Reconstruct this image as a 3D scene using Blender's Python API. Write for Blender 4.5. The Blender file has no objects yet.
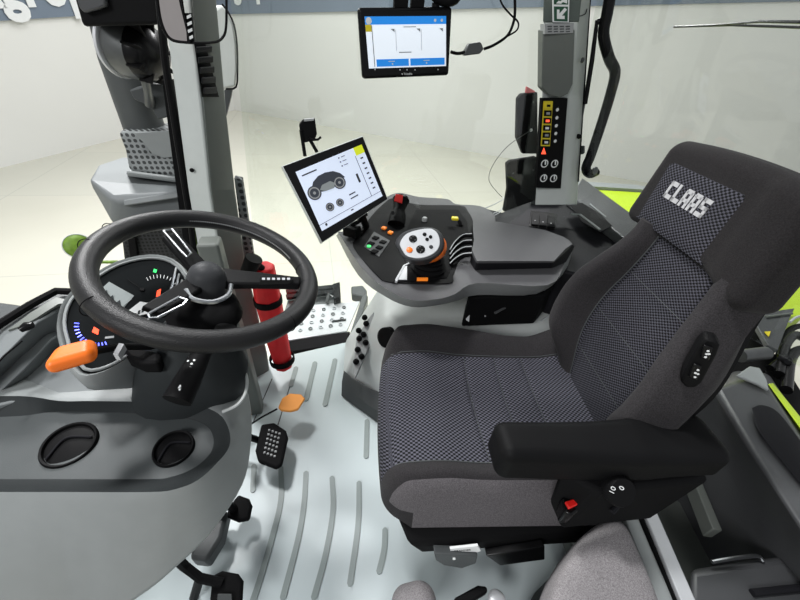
import bpy, math, random
from mathutils import Vector, Matrix
random.seed(4)
V = Vector
scene = bpy.context.scene
COL = scene.collection
# ------------------------------------------------------------------ camera
CAM = V((-.148, -.60, 1.33)); YAW, PIT, ROL, F = .268, .6466, .091, 356.0
fw = V((math.sin(YAW)*math.cos(PIT), math.cos(YAW)*math.cos(PIT), -math.sin(PIT)))
_r = V((math.cos(YAW), -math.sin(YAW), 0)); _u = _r.cross(fw)
RT = _r*math.cos(ROL) + _u*math.sin(ROL); UP = -_r*math.sin(ROL) + _u*math.cos(ROL)
cd = bpy.data.cameras.new('camera'); cam = bpy.data.objects.new('camera', cd); COL.objects.link(cam)
m = Matrix((RT, UP, -fw)).transposed().to_4x4(); m.translation = CAM; cam.matrix_world = m
cd.sensor_width = 36; cd.lens = F/800*36; cd.clip_start = .02; cd.clip_end = 100
scene.camera = cam
def ray(px, py): return fw + RT*((px-400)/F) - UP*((py-300)/F)
def Z(px, py, z): d = ray(px, py); return CAM + d*((z-CAM.z)/d.z)
def Y(px, py, y): d = ray(px, py); return CAM + d*((y-CAM.y)/d.y)
def X(px, py, x): d = ray(px, py); return CAM + d*((x-CAM.x)/d.x)
def PL(px, py, o, n): d = ray(px, py); return CAM + d*((V(o)-CAM).dot(n)/d.dot(n))
# ------------------------------------------------------------------ materials
def lin(c):
    c = c/255
    return c/12.92 if c <= .04045 else ((c+.055)/1.055)**2.4
def rgb(*c): return (lin(c[0]), lin(c[1]), lin(c[2]), 1)
def base(name):
    mt = bpy.data.materials.new(name); mt.use_nodes = True
    nt = mt.node_tree; return mt, nt, nt.nodes['Principled BSDF']
def mat(name, col, rough=.5, metal=0, var=.06, vs=30, bump=0, bs=400, emit=0, coat=0, spec=None):
    mt, nt, b = base(name)
    if spec is None: spec = .07 if max(col) < 70 and not metal else (.3 if max(col) < 140 and not metal else .45)
    b.inputs['Specular IOR Level'].default_value = spec
    c = rgb(*col)
    b.inputs['Roughness'].default_value = rough; b.inputs['Metallic'].default_value = metal
    tc = nt.nodes.new('ShaderNodeTexCoord')
    nz = nt.nodes.new('ShaderNodeTexNoise'); nz.inputs['Scale'].default_value = vs; nz.inputs['Detail'].default_value = 4
    nt.links.new(tc.outputs['Object'], nz.inputs['Vector'])
    mx = nt.nodes.new('ShaderNodeMix'); mx.data_type = 'RGBA'
    mx.inputs['A'].default_value = tuple(v*(1-var) for v in c[:3])+(1,)
    mx.inputs['B'].default_value = tuple(min(1, v*(1+var)) for v in c[:3])+(1,)
    nt.links.new(nz.outputs['Fac'], mx.inputs['Factor']); nt.links.new(mx.outputs['Result'], b.inputs['Base Color'])
    if bump:
        n2 = nt.nodes.new('ShaderNodeTexNoise'); n2.inputs['Scale'].default_value = bs
        nt.links.new(tc.outputs['Object'], n2.inputs['Vector'])
        bp = nt.nodes.new('ShaderNodeBump'); bp.inputs['Strength'].default_value = bump; bp.inputs['Distance'].default_value = .002
        nt.links.new(n2.outputs['Fac'], bp.inputs['Height']); nt.links.new(bp.outputs['Normal'], b.inputs['Normal'])
    if emit:
        nt.links.new(mx.outputs['Result'], b.inputs['Emission Color']); b.inputs['Emission Strength'].default_value = emit
    if coat: b.inputs['Coat Weight'].default_value = coat
    return mt
def fabric(name, a, b_, scale, bump=.5):
    mt, nt, b = base(name); b.inputs['Roughness'].default_value = .95
    b.inputs['Sheen Weight'].default_value = .04; b.inputs['Specular IOR Level'].default_value = .15
    tc = nt.nodes.new('ShaderNodeTexCoord'); nz = nt.nodes.new('ShaderNodeTexNoise')
    nz.inputs['Scale'].default_value = scale; nz.inputs['Detail'].default_value = 6; nz.inputs['Roughness'].default_value = .8
    nt.links.new(tc.outputs['Object'], nz.inputs['Vector'])
    cr = nt.nodes.new('ShaderNodeValToRGB'); cr.color_ramp.elements[0].position = .35; cr.color_ramp.elements[1].position = .65
    cr.color_ramp.elements[0].color = rgb(*a); cr.color_ramp.elements[1].color = rgb(*b_)
    nt.links.new(nz.outputs['Fac'], cr.inputs['Fac']); nt.links.new(cr.outputs['Color'], b.inputs['Base Color'])
    bp = nt.nodes.new('ShaderNodeBump'); bp.inputs['Strength'].default_value = bump; bp.inputs['Distance'].default_value = .001
    nt.links.new(nz.outputs['Fac'], bp.inputs['Height']); nt.links.new(bp.outputs['Normal'], b.inputs['Normal'])
    return mt
def meshcloth(name, a, b_, du, dv):
    # diamond weave driven by the mesh's own UVs (metres)
    mt, nt, b = base(name); b.inputs['Roughness'].default_value = .9; b.inputs['Specular IOR Level'].default_value = .2
    uv = nt.nodes.new('ShaderNodeUVMap'); sp = nt.nodes.new('ShaderNodeSeparateXYZ'); nt.links.new(uv.outputs['UV'], sp.inputs[0])
    def mth(op, x, y=None):
        n = nt.nodes.new('ShaderNodeMath'); n.operation = op
        for i, v in enumerate((x, y)):
            if v is None: continue
            if hasattr(v, 'is_linked'): nt.links.new(v, n.inputs[i])
            else: n.inputs[i].default_value = v
        return n.outputs[0]
    su = mth('SINE', mth('MULTIPLY', sp.outputs['X'], 2*math.pi/du)); sv = mth('SINE', mth('MULTIPLY', sp.outputs['Y'], 2*math.pi/dv))
    pr = mth('ADD', mth('MULTIPLY', mth('MULTIPLY', su, sv), .5), .5)
    cr = nt.nodes.new('ShaderNodeValToRGB'); cr.color_ramp.elements[0].position = .38; cr.color_ramp.elements[1].position = .66
    cr.color_ramp.elements[0].color = rgb(*a); cr.color_ramp.elements[1].color = rgb(*b_)
    nt.links.new(pr, cr.inputs['Fac']); nt.links.new(cr.outputs['Color'], b.inputs['Base Color'])
    bp = nt.nodes.new('ShaderNodeBump'); bp.inputs['Strength'].default_value = .6; bp.inputs['Distance'].default_value = .0015
    nt.links.new(pr, bp.inputs['Height']); nt.links.new(bp.outputs['Normal'], b.inputs['Normal'])
    return mt
def glass(name, tint=(250, 252, 250), refl=.06):
    mt, nt, b = base(name); nt.nodes.remove(b)
    t = nt.nodes.new('ShaderNodeBsdfTransparent'); t.inputs[0].default_value = rgb(*tint)
    g = nt.nodes.new('ShaderNodeBsdfGlossy'); g.inputs['Roughness'].default_value = .02
    mx = nt.nodes.new('ShaderNodeMixShader'); mx.inputs[0].default_value = refl
    nt.links.new(t.outputs[0], mx.inputs[1]); nt.links.new(g.outputs[0], mx.inputs[2])
    nt.links.new(mx.outputs[0], nt.nodes['Material Output'].inputs['Surface']); return mt
M = dict(
    dash=mat('dash_grey', (132, 136, 136), .42, bump=.15, bs=900),
    dashm=mat('dash_mid', (112, 116, 117), .45, bump=.15, bs=900),
    slope=mat('recess_edge', (44, 47, 48), .5, bump=.15, bs=900),
    padg=mat('arm_pad_grey', (82, 82, 84), .5, spec=.15, bump=.2, bs=900),
    consl=mat('console_side_grey', (132, 134, 134), .45, bump=.15, bs=900),
    pipe=mat('exhaust_grey', (72, 75, 75), .5),
    bag=mat('red_bag', (220, 24, 32), .6, var=.15, bump=.3, bs=80),
    logo=mat('logo_grey', (172, 172, 174), .6),
    dashd=mat('dash_dark', (66, 69, 70), .45, bump=.15, bs=900),
    recess=mat('recess_grey', (66, 70, 71), .45, bump=.2, bs=900),
    lite=mat('light_grey_plastic', (186, 190, 189), .42, bump=.1, bs=900),
    pil=mat('pillar_light', (188, 193, 190), .4),
    pild=mat('pillar_dark', (100, 104, 100), .45),
    pilg=mat('pillar_greygreen', (82, 90, 86), .45, bump=.1),
    cons=mat('console_grey', (106, 107, 108), .45, bump=.15, bs=900),
    trim=mat('rear_trim', (70, 71, 73), .36, bump=.15, bs=900),
    trimd=mat('rear_trim_dark', (28, 28, 31), .5, bump=.15, bs=900),
    blk=mat('black_plastic', (17, 17, 18), .55, bump=.15, bs=700),
    gloss=mat('gloss_black', (12, 12, 13), .25, spec=.2),
    rub=mat('black_rubber', (17, 17, 18), .7),
    lea=mat('wheel_leather', (27, 27, 28), .42, spec=.25, bump=.35, bs=500),
    hub=mat('hub_grey', (54, 55, 57), .45, bump=.1),
    chrome=mat('satin_chrome', (178, 181, 184), .3, 1),
    silver=mat('silver_paint', (184, 186, 189), .35, .15),
    steel=mat('dark_steel', (92, 94, 94), .4, .6, var=.2),
    org=mat('orange_plastic', (236, 112, 22), .4),
    orl=mat('orange_pedal_pad', (240, 158, 74), .6, bump=.3, bs=200),
    red=mat('red_cloth', (206, 20, 30), .55, var=.2, bump=.4, bs=60),
    redp=mat('red_plastic', (212, 28, 24), .4),
    pink=mat('faded_red', (200, 90, 92), .5),
    yel=mat('yellow_plastic', (226, 205, 30), .4),
    grn=mat('lime_paint', (186, 214, 22), .3, coat=.3),
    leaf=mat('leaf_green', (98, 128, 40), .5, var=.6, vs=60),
    mat=mat('floor_mat', (186, 196, 198), .32, bump=.1, bs=500, var=.04, vs=6),
    rib=mat('floor_rib', (134, 143, 142), .4),
    wht=mat('white_mark', (226, 228, 228), .5),
    gry=mat('grey_mark', (150, 152, 153), .5),
    wall=mat('white_wall', (222, 222, 218), .7, var=.015, vs=1.5),
    ban=mat('banner_grey', (112, 124, 138), .6, var=.06, vs=2),
    sign=mat('sign_green', (40, 78, 60), .5),
    fab=fabric('grey_fabric', (60, 58, 60), (112, 108, 111), 420),
    fabm=fabric('mid_fabric', (27, 26, 27), (56, 54, 56), 420),
    fabd=fabric('charcoal_fabric', (19, 18, 19), (42, 40, 41), 420),
    fabl=fabric('light_grey_fabric', (92, 89, 90), (158, 154, 156), 420),
    weave=meshcloth('weave_cushion', (14, 14, 17), (88, 88, 98), .0135, .0105),
    weaved=meshcloth('weave_back', (13, 13, 15), (70, 70, 78), .0115, .0085),
    scr=mat('screen_pale', (206, 216, 234), .3, emit=.35, var=.01),
    scr2=mat('screen_white', (228, 236, 245), .3, emit=.5, var=.01),
    blue=mat('screen_blue', (28, 128, 214), .3, emit=.5, var=.01),
    dial=mat('screen_dial', (58, 62, 70), .3, emit=.05, var=.05),
    lcd=mat('lcd_grey', (132, 138, 138), .3, emit=.12, var=.03),
    lcdd=mat('lcd_dark', (50, 54, 55), .3, var=.03),
    bled=mat('blue_led', (90, 100, 255), .3, emit=2.2),
    rled=mat('red_led', (255, 80, 50), .3, emit=1.5),
    gled=mat('green_led', (60, 230, 110), .3, emit=.8),
    oled=mat('amber_led', (240, 130, 40), .3, emit=.4),
    scry=mat('screen_lime', (196, 206, 30), .3, emit=.4, var=.02),
    face=mat('cluster_face', (24, 26, 27), .2),
    mirror=mat('mirror_glass', (196, 188, 184), .03, 1),
    mirp=mat('mirror_housing', (196, 200, 196), .4),
    glass=glass('window_glass'),
    cl=mat('dark_clear', (60, 70, 60), .15),
)
def perforated(name, col, dark, pitch, th=.45):
    mt, nt, b = base(name); b.inputs['Roughness'].default_value = .5; b.inputs['Specular IOR Level'].default_value = .2
    tc = nt.nodes.new('ShaderNodeTexCoord'); sp = nt.nodes.new('ShaderNodeSeparateXYZ'); nt.links.new(tc.outputs['Object'], sp.inputs[0])
    def mth(op, x, y=None):
        n = nt.nodes.new('ShaderNodeMath'); n.operation = op
        for i, v in enumerate((x, y)):
            if v is None: continue
            if hasattr(v, 'is_linked'): nt.links.new(v, n.inputs[i])
            else: n.inputs[i].default_value = v
        return n.outputs[0]
    k = math.pi/pitch; u = mth('ADD', sp.outputs['X'], mth('MULTIPLY', sp.outputs['Y'], .6)); v = mth('ADD', sp.outputs['Z'], mth('MULTIPLY', sp.outputs['Y'], .2))
    pr = mth('ABSOLUTE', mth('MULTIPLY', mth('SINE', mth('MULTIPLY', u, k)), mth('SINE', mth('MULTIPLY', v, k))))
    cr = nt.nodes.new('ShaderNodeValToRGB'); cr.color_ramp.elements[0].position = th; cr.color_ramp.elements[1].position = th+.15
    cr.color_ramp.elements[0].color = rgb(*col); cr.color_ramp.elements[1].color = rgb(*dark)
    nt.links.new(pr, cr.inputs['Fac']); nt.links.new(cr.outputs['Color'], b.inputs['Base Color']); return mt
M['perf'] = perforated('perforated_grey', (116, 120, 120), (44, 46, 46), .022)
M['perfd'] = perforated('perforated_dark', (46, 47, 49), (20, 20, 20), .016)
def tile_mat():
    mt, nt, b = base('showroom_tile'); b.inputs['Roughness'].default_value = .22
    tc = nt.nodes.new('ShaderNodeTexCoord'); br = nt.nodes.new('ShaderNodeTexBrick'); br.offset = 0
    br.inputs['Scale'].default_value = 1; br.inputs['Brick Width'].default_value = 2.4; br.inputs['Row Height'].default_value = 2.4
    br.inputs['Mortar Size'].default_value = .006
    br.inputs['Color1'].default_value = rgb(206, 204, 190); br.inputs['Color2'].default_value = rgb(202, 201, 188); br.inputs['Mortar'].default_value = rgb(184, 183, 173)
    nt.links.new(tc.outputs['Object'], br.inputs['Vector'])
    nz = nt.nodes.new('ShaderNodeTexNoise'); nz.inputs['Scale'].default_value = .6; nz.inputs['Detail'].default_value = 6
    nt.links.new(tc.outputs['Object'], nz.inputs['Vector'])
    mx = nt.nodes.new('ShaderNodeMix'); mx.data_type = 'RGBA'; mx.blend_type = 'MULTIPLY'; mx.inputs['Factor'].default_value = .3
    cr = nt.nodes.new('ShaderNodeValToRGB'); cr.color_ramp.elements[0].color = (.75, .75, .72, 1); cr.color_ramp.elements[0].position = .3; cr.color_ramp.elements[1].position = .7
    nt.links.new(nz.outputs['Fac'], cr.inputs['Fac']); nt.links.new(br.outputs['Color'], mx.inputs['A']); nt.links.new(cr.outputs['Color'], mx.inputs['B'])
    nt.links.new(mx.outputs['Result'], b.inputs['Base Color']); return mt
M['tile'] = tile_mat()
# ------------------------------------------------------------------ mesh builder
WL = {}
class MB:
    def __init__(s): s.v = []; s.f = []; s.m = []; s.uv = {}
    def add(s, vs, fs, mi=0):
        o = len(s.v); s.v += [V(a) for a in vs]; s.f += [tuple(i+o for i in f) for f in fs]; s.m += [mi]*len(fs); return s
    def prism(s, poly, ext, mi=0):
        n = len(poly); e = V(ext); p = [V(a) for a in poly]
        nn = V((0, 0, 0))
        for i in range(n): nn += p[i].cross(p[(i+1) % n])
        if nn.dot(e) > 0: p.reverse()
        return s.add(p+[a+e for a in p], [tuple(range(n)), tuple(range(2*n-1, n-1, -1))]+[(i, i+n, (i+1) % n+n, (i+1) % n) for i in range(n)], mi)
    def loft(s, rings, mi=0, cap=True):
        n = len(rings[0]); vs = [a for r in rings for a in r]; fs = []
        for k in range(len(rings)-1):
            for i in range(n): fs.append((k*n+i, k*n+(i+1) % n, (k+1)*n+(i+1) % n, (k+1)*n+i))
        if cap: fs += [tuple(range(n-1, -1, -1)), tuple((len(rings)-1)*n+i for i in range(n))]
        return s.add(vs, fs, mi)
    def tube(s, pts, r, n=10, mi=0, smooth=0):
        pts = [V(p) for p in pts]
        if smooth: pts, r = spline(pts, r, smooth)
        if not isinstance(r, (list, tuple)): r = [r]*len(pts)
        t0 = (pts[1]-pts[0]).normalized(); a = t0.orthogonal().normalized(); rings = []
        for i, p in enumerate(pts):
            t = (pts[min(i+1, len(pts)-1)]-pts[max(i-1, 0)]).normalized()
            a = (a-t*a.dot(t)).normalized(); b = t.cross(a)
            rings.append([p+(a*math.cos(2*math.pi*k/n)+b*math.sin(2*math.pi*k/n))*r[i] for k in range(n)])
        return s.loft(rings, mi)
    def lathe(s, prof, o, ax, n=28, mi=0, cap=True):
        ax = V(ax).normalized(); a = ax.orthogonal().normalized(); b = ax.cross(a); o = V(o)
        return s.loft([[o+ax*h+(a*math.cos(2*math.pi*k/n)+b*math.sin(2*math.pi*k/n))*r for k in range(n)] for r, h in prof], mi, cap)
    def torus(s, c, nrm, R, r, n=64, k=14, mi=0, a0=0, a1=2*math.pi, xd=None):
        nrm = V(nrm).normalized(); a = (V(xd)-nrm*V(xd).dot(nrm)).normalized() if xd else nrm.orthogonal().normalized(); b = nrm.cross(a)
        full = abs(a1-a0-2*math.pi) < 1e-6; rings = []
        for i in range(n + (0 if full else 1)):
            t = a0+(a1-a0)*i/n; d = a*math.cos(t)+b*math.sin(t)
            rings.append([V(c)+d*(R+r*math.cos(2*math.pi*j/k))+nrm*r*math.sin(2*math.pi*j/k) for j in range(k)])
        if full: rings.append(rings[0]); return s.loft(rings, mi, False)
        return s.loft(rings, mi)
    def rbox(s, C, ax, h, r, seg=3, inner=(1, 1, 1), fn=None, mi=0):
        A, B, N = [V(a).normalized() for a in ax]; C = V(C); r = min(r, min(h)*.999)
        def coords(hh, q):
            e = [-(hh-r)-r*math.tan(math.radians(45*(1-i/seg))) for i in range(seg)]
            md = [-(hh-r)+2*(hh-r)*i/q for i in range(q+1)]
            return e+md+[-x for x in reversed(e)]
        cs = [coords(h[i], inner[i]) for i in range(3)]; idx = {}; vs = []; fs = []
        def vid(i, j, k):
            key = (i, j, k)
            if key not in idx:
                p = [cs[0][i], cs[1][j], cs[2][k]]; q = [max(-(h[t]-r), min(h[t]-r, p[t])) for t in range(3)]
                d = V([p[t]-q[t] for t in range(3)]); L = d.length
                if L > 1e-9: d = d*(r/L)
                w = V([q[t]+d[t] for t in range(3)])
                if fn: w = V(fn(*w))
                idx[key] = len(vs); vs.append(C+A*w.x+B*w.y+N*w.z)
            return idx[key]
        n = [len(c)-1 for c in cs]
        for i in range(n[0]):
            for j in range(n[1]):
                fs.append((vid(i, j, 0), vid(i, j+1, 0), vid(i+1, j+1, 0), vid(i+1, j, 0)))
                fs.append((vid(i, j, n[2]), vid(i+1, j, n[2]), vid(i+1, j+1, n[2]), vid(i, j+1, n[2])))
        for i in range(n[0]):
            for k in range(n[2]):
                fs.append((vid(i, 0, k), vid(i+1, 0, k), vid(i+1, 0, k+1), vid(i, 0, k+1)))
                fs.append((vid(i, n[1], k), vid(i, n[1], k+1), vid(i+1, n[1], k+1), vid(i+1, n[1], k)))
        for j in range(n[1]):
            for k in range(n[2]):
                fs.append((vid(0, j, k), vid(0, j, k+1), vid(0, j+1, k+1), vid(0, j+1, k)))
                fs.append((vid(n[0], j, k), vid(n[0], j+1, k), vid(n[0], j+1, k+1), vid(n[0], j, k+1)))
        return s.add(vs, fs, mi)
    def slab(s, nu, nv, top, bot, mfn=None):
        """closed pillow: two grids stitched along their shared border"""
        o = len(s.v); vs = []; top_i = {}; bot_i = {}
        for i in range(nu+1):
            for j in range(nv+1):
                top_i[i, j] = o+len(vs); vs.append(V(top(i/nu, j/nv)))
        for i in range(nu+1):
            for j in range(nv+1):
                bot_i[i, j] = o+len(vs); vs.append(V(bot(i/nu, j/nv)))
        s.v += vs
        def f(q, mi): s.f.append(q); s.m.append(mi)
        for i in range(nu):
            for j in range(nv):
                mi = mfn((i+.5)/nu, (j+.5)/nv) if mfn else 0
                f((top_i[i, j], top_i[i+1, j], top_i[i+1, j+1], top_i[i, j+1]), mi)
                f((bot_i[i, j], bot_i[i, j+1], bot_i[i+1, j+1], bot_i[i+1, j]), 0)
        for i in range(nu):
            f((top_i[i, 0], bot_i[i, 0], bot_i[i+1, 0], top_i[i+1, 0]), mfn((i+.5)/nu, 0) if mfn else 0); f((top_i[i, nv], top_i[i+1, nv], bot_i[i+1, nv], bot_i[i, nv]), 0)
        for j in range(nv):
            f((top_i[0, j], top_i[0, j+1], bot_i[0, j+1], bot_i[0, j]), 0); f((top_i[nu, j], bot_i[nu, j], bot_i[nu, j+1], top_i[nu, j+1]), 0)
        s.uvgrid = (top_i, nu, nv); return s
    def build(s, name, mats, parent=None, bevel=0, bseg=2, flat=False, uv=None, sub=0):
        if not isinstance(mats, (list, tuple)): mats = [mats]
        me = bpy.data.meshes.new(name)
        if parent is not None: loc = WL[parent.name]
        else:
            lo = [min(v[i] for v in s.v) for i in range(3)]; hi = [max(v[i] for v in s.v) for i in range(3)]
            loc = V(((lo[0]+hi[0])/2, (lo[1]+hi[1])/2, lo[2]))
        me.from_pydata([tuple(v-loc) for v in s.v], [], s.f)
        import bmesh
        for k in mats: me.materials.append(M[k])
        for i, p in enumerate(me.polygons): p.material_index = s.m[i]; p.use_smooth = not flat
        if uv:
            L = me.uv_layers.new(name='UVMap')
            for lp in me.loops: L.data[lp.index].uv = uv(s.v[lp.vertex_index])
        bm = bmesh.new(); bm.from_mesh(me); bmesh.ops.recalc_face_normals(bm, faces=bm.faces)
        if not flat:
            for e in bm.edges:
                if len(e.link_faces) == 2 and e.calc_face_angle(0) > math.radians(42): e.smooth = False
        bm.to_mesh(me); bm.free(); me.validate()
        ob = bpy.data.objects.new(name, me); COL.objects.link(ob)
        if parent is not None: ob.parent = parent
        else: ob.location = loc
        WL[ob.name] = loc
        if bevel:
            md = ob.modifiers.new('bevel', 'BEVEL'); md.width = bevel; md.segments = bseg; md.limit_method = 'ANGLE'; md.angle_limit = math.radians(40)
        if sub:
            md = ob.modifiers.new('sub', 'SUBSURF'); md.levels = sub; md.render_levels = sub
        return ob
def spline(pts, r, k):
    rr = list(r) if isinstance(r, (list, tuple)) else [r]*len(pts); out = []; ro = []
    P = [pts[0]*2-pts[1]]+list(pts)+[pts[-1]*2-pts[-2]]
    for i in range(1, len(P)-2):
        for j in range(k):
            t = j/k; a, b, c, d = P[i-1:i+3]
            out.append(.5*((2*b)+(c-a)*t+(2*a-5*b+4*c-d)*t*t+(3*b-a-3*c+d)*t**3)); ro.append(rr[i-1]*(1-t)+rr[i]*t)
    out.append(pts[-1]); ro.append(rr[-1]); return out, ro
def tag(o, label, cat, group=None, kind=None):
    o['label'] = label; o['category'] = cat
    if group: o['group'] = group
    if kind: o['kind'] = kind
    return o
def thing(name, label, cat, loc, group=None):
    o = bpy.data.objects.new(name, None); COL.objects.link(o); o.location = V(loc); o.empty_display_size = .05
    WL[o.name] = V(loc); return tag(o, label, cat, group)
def struct(o): o['kind'] = 'structure'; return o
def lab(o, t): o['label'] = t; return o
class Quad:
    """a flat face given by its corners; at(u,v,h): u right, v down, h out of the face"""
    def __init__(s, tl, tr, br, bl):
        s.c = [V(a) for a in (tl, tr, br, bl)]; s.n = -(s.c[1]-s.c[0]).cross(s.c[3]-s.c[0]).normalized()
    def at(s, u, v, h=0):
        a, b, c, d = s.c; return (a*(1-u)+b*u)*(1-v)+(d*(1-u)+c*u)*v+s.n*h
    def rect(s, mb, u0, v0, u1, v1, h0=.0005, h1=.001, mi=0):
        mb.prism([s.at(u0, v0, h0), s.at(u1, v0, h0), s.at(u1, v1, h0), s.at(u0, v1, h0)], s.n*(h1-h0), mi); return mb
    def disc(s, mb, u, v, r, h0=.0005, h1=.001, mi=0, n=24, r2=None, ri=None):
        c = s.at(u, v, h0); x = (s.c[1]-s.c[0]).normalized(); y = s.n.cross(x)
        prof = [(r, 0), (r2 or r, h1-h0)] if not ri else [(r, 0), (r, h1-h0), (ri, h1-h0), (ri, 0)]
        mb.lathe(prof, c, s.n, n, mi, cap=not ri); return mb
def text_mesh(mb, txt, o, xd, yd, size, depth=.001, mi=0, bold=0):
    cu = bpy.data.curves.new('t', 'FONT'); cu.body = txt; cu.size = size; cu.extrude = depth/2; cu.offset = bold; cu.resolution_u = 3
    t = bpy.data.objects.new('t', cu); COL.objects.link(t); dg = bpy.context.evaluated_depsgraph_get(); dg.update()
    me = bpy.data.meshes.new_from_object(t.evaluated_get(dg)); xd = V(xd).normalized(); yd = V(yd).normalized(); n = xd.cross(yd)
    mb.add([V(o)+xd*v.co.x+yd*v.co.y+n*(v.co.z+depth/2) for v in me.vertices], [tuple(p.vertices) for p in me.polygons], mi)
    bpy.data.objects.remove(t); bpy.data.curves.remove(cu); bpy.data.meshes.remove(me); return mb

# ================================================================== showroom
GZ = -1.15
CR = V((-2.517, 13.317, GZ)); nb = V((6.55, 9.656, 0)).normalized(); nl = V((6.1, -3.1, 0)).normalized()
dB = V((9.656, -6.55, 0)).normalized(); dL = V((-3.1, -6.1, 0)).normalized()
struct(MB().prism([(-14, -9, GZ), (14, -9, GZ), (14, 16, GZ), (-14, 16, GZ)], (0, 0, -.1)).build('floor', 'tile', flat=True))
struct(MB().prism([CR-dB*.2, CR+dB*20, CR+dB*20+nb*.2, CR-dB*.2+nb*.2], (0, 0, 6)).build('wall_back', 'wall', flat=True))
struct(MB().prism([CR, CR+dL*16, CR+dL*16-nl*.2, CR-nl*.2], (0, 0, 6)).build('wall_left', 'wall', flat=True))
def banner(pa, pb, n, label, txt, o, size):
    d = pb-pa; root = thing('banner', label, 'banner', V((pa.x, pa.y, pa.z)))
    MB().prism([pa-n*.02, pb-n*.02, pb+V((0, 0, 1.3))-n*.02, pa+V((0, 0, 1.3))-n*.02], -n*.04).build('panel', 'ban', root, flat=True)
    up = V((0, 0, 1)); xd = V((d.x, d.y, d.z)).normalized()
    text_mesh(MB(), txt, o-n*.075, xd, up, size, .01, bold=.03).build('lettering', 'wht', root, flat=True)
def onB(px, py): return PL(px, py, CR, nb)
def onL(px, py): return PL(px, py, CR, nl)
a = onB(228, 14.3); b = onB(800, 1.5); d = (b-a).normalized()
banner(a-d*1.0, b+d*4, nb, 'grey banner with white letters high on the wall behind the tablet and seat', 'S   T', onB(237, 4), .5)
a = onL(0, 20.5); b = onL(80, 15.5); d = (b-a).normalized()
banner(a-d*3, b+d*3.2, -nl, 'grey banner with large white letters on the wall at far left', 'Agrop', onL(-40, 7), .86)

# ================================================================== cab structure
CF = 0.0
fl = MB().prism([(-.75, -.66, 0), (1.0, -.66, 0), (1.0, .5, 0), (.5, .79, 0), (-.02, .775, 0), (-.24, .735, 0), (-.62, .66, 0), (-.75, .6, 0)], (0, 0, -.04))
def strip(pts, w, z=0, h=.004):
    c = [Z(px, py, z) for px, py in pts]; c, _ = spline(c, 0, 5) if len(c) > 2 else (c, 0); L = []; R = []
    t0 = (c[1]-c[0]).normalized(); t1 = (c[-1]-c[-2]).normalized()
    for i, p in enumerate(c):
        t = (c[min(i+1, len(c)-1)]-c[max(i-1, 0)]).normalized(); n = V((-t.y, t.x, 0))*w/2
        L.append(p+n); R.append(p-n)
    cap1 = [c[-1]+t1*w*.35*1+V((-t1.y, t1.x, 0))*w*.2, c[-1]+t1*w*.35-V((-t1.y, t1.x, 0))*w*.2]
    cap0 = [c[0]-t0*w*.35-V((-t0.y, t0.x, 0))*w*.2, c[0]-t0*w*.35+V((-t0.y, t0.x, 0))*w*.2]
    return L+cap1+R[::-1]+cap0
ribs = [([(315, 363), (306, 400)], .022), ([(335, 360), (325, 405)], .022), ([(296, 368), (291, 386)], .02), ([(367, 421), (366, 457)], .02),
        ([(306, 473), (304, 505), (298, 540), (283, 598)], .018), ([(332, 478), (333, 510), (326, 553), (314, 598)], .018), ([(359, 483), (358, 525), (350, 584)], .018),
        ([(385, 530), (384, 550), (379, 572)], .018), ([(281, 468), (281, 500), (273, 535), (260, 580), (250, 610)], .018), ([(254, 466), (253, 491)], .018)]
for p, w in ribs: fl.prism(strip(p, w), (0, 0, .004), 1)
for p in ([(272, 379), (253, 423)], [(290, 386), (278, 425)], [(252, 388), (248, 400)]): fl.prism(strip(p, .004), (0, 0, .0015), 2)
tag(fl.build('cab_floor', ['mat', 'rib', 'steel']), 'pale grey ribbed cab floor under the seat and pedals', 'floor'); bpy.data.objects['cab_floor']['kind'] = 'structure'
# unseen roof, front opening added so lamp light casts the floor shadows
struct(MB().prism([(-1.0, -.62, 1.86), (1.5, -.62, 1.86), (1.5, .95, 1.86), (.35, .95, 1.86), (.35, -.42, 1.86), (-1.0, -.42, 1.86)], (0, 0, .12)).build('ceiling', 'dashd', bevel=.02))

struct(MB().prism([(-1.0, .72, 1.86), (.35, .72, 1.86), (.35, .95, 1.86), (-1.0, .95, 1.86)], (0, 0, .11)).build('trim_1', 'dashd', bevel=.02))
# window panes of the cab
wr = MB().prism([Y(225, -60, .86), Y(548, -60, .80), Y(548, 195, .80), (.05, .82, .02), (-.46, .83, .02)], (0, .006, 0)); struct(wr.build('window_1', 'glass', flat=True))
wb = MB().prism([(.98, .86, .62), (1.45, -.5, .55), (1.45, -.5, 1.80), (.83, .86, 1.80)], (.006, .003, 0)); struct(wb.build('window_2', 'glass', flat=True))

# A pillar
PY = .62
root = thing('cab_pillar', 'light grey front cab pillar with black vent grille, behind the steering wheel', 'pillar', Y(250, 375, PY))
MB().loft([[Y(160, -15, PY-.03), Y(187, -15, PY-.05), Y(213, -15, PY+.02), Y(200, -15, PY+.12)],
           [Y(176, 100, PY-.03), Y(200, 100, PY-.05), Y(222, 100, PY+.02), Y(210, 100, PY+.12)],
           [Y(188, 190, PY-.03), Y(209, 190, PY-.05), Y(233, 190, PY+.02), Y(220, 190, PY+.12)],
           [Y(200, 260, PY-.03), Y(220, 260, PY-.05), Y(243, 260, PY+.02), Y(232, 260, PY+.12)],
           [Y(214, 350, PY-.03), Y(238, 362, PY-.05), Y(266, 352, PY+.02), Y(250, 350, PY+.12)],
           [Y(219, 378, PY-.03), Y(243, 388, PY-.05), Y(270, 372, PY+.02), Y(256, 372, PY+.12)]]).build('pillar_body', 'pil', root, bevel=.004)
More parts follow.
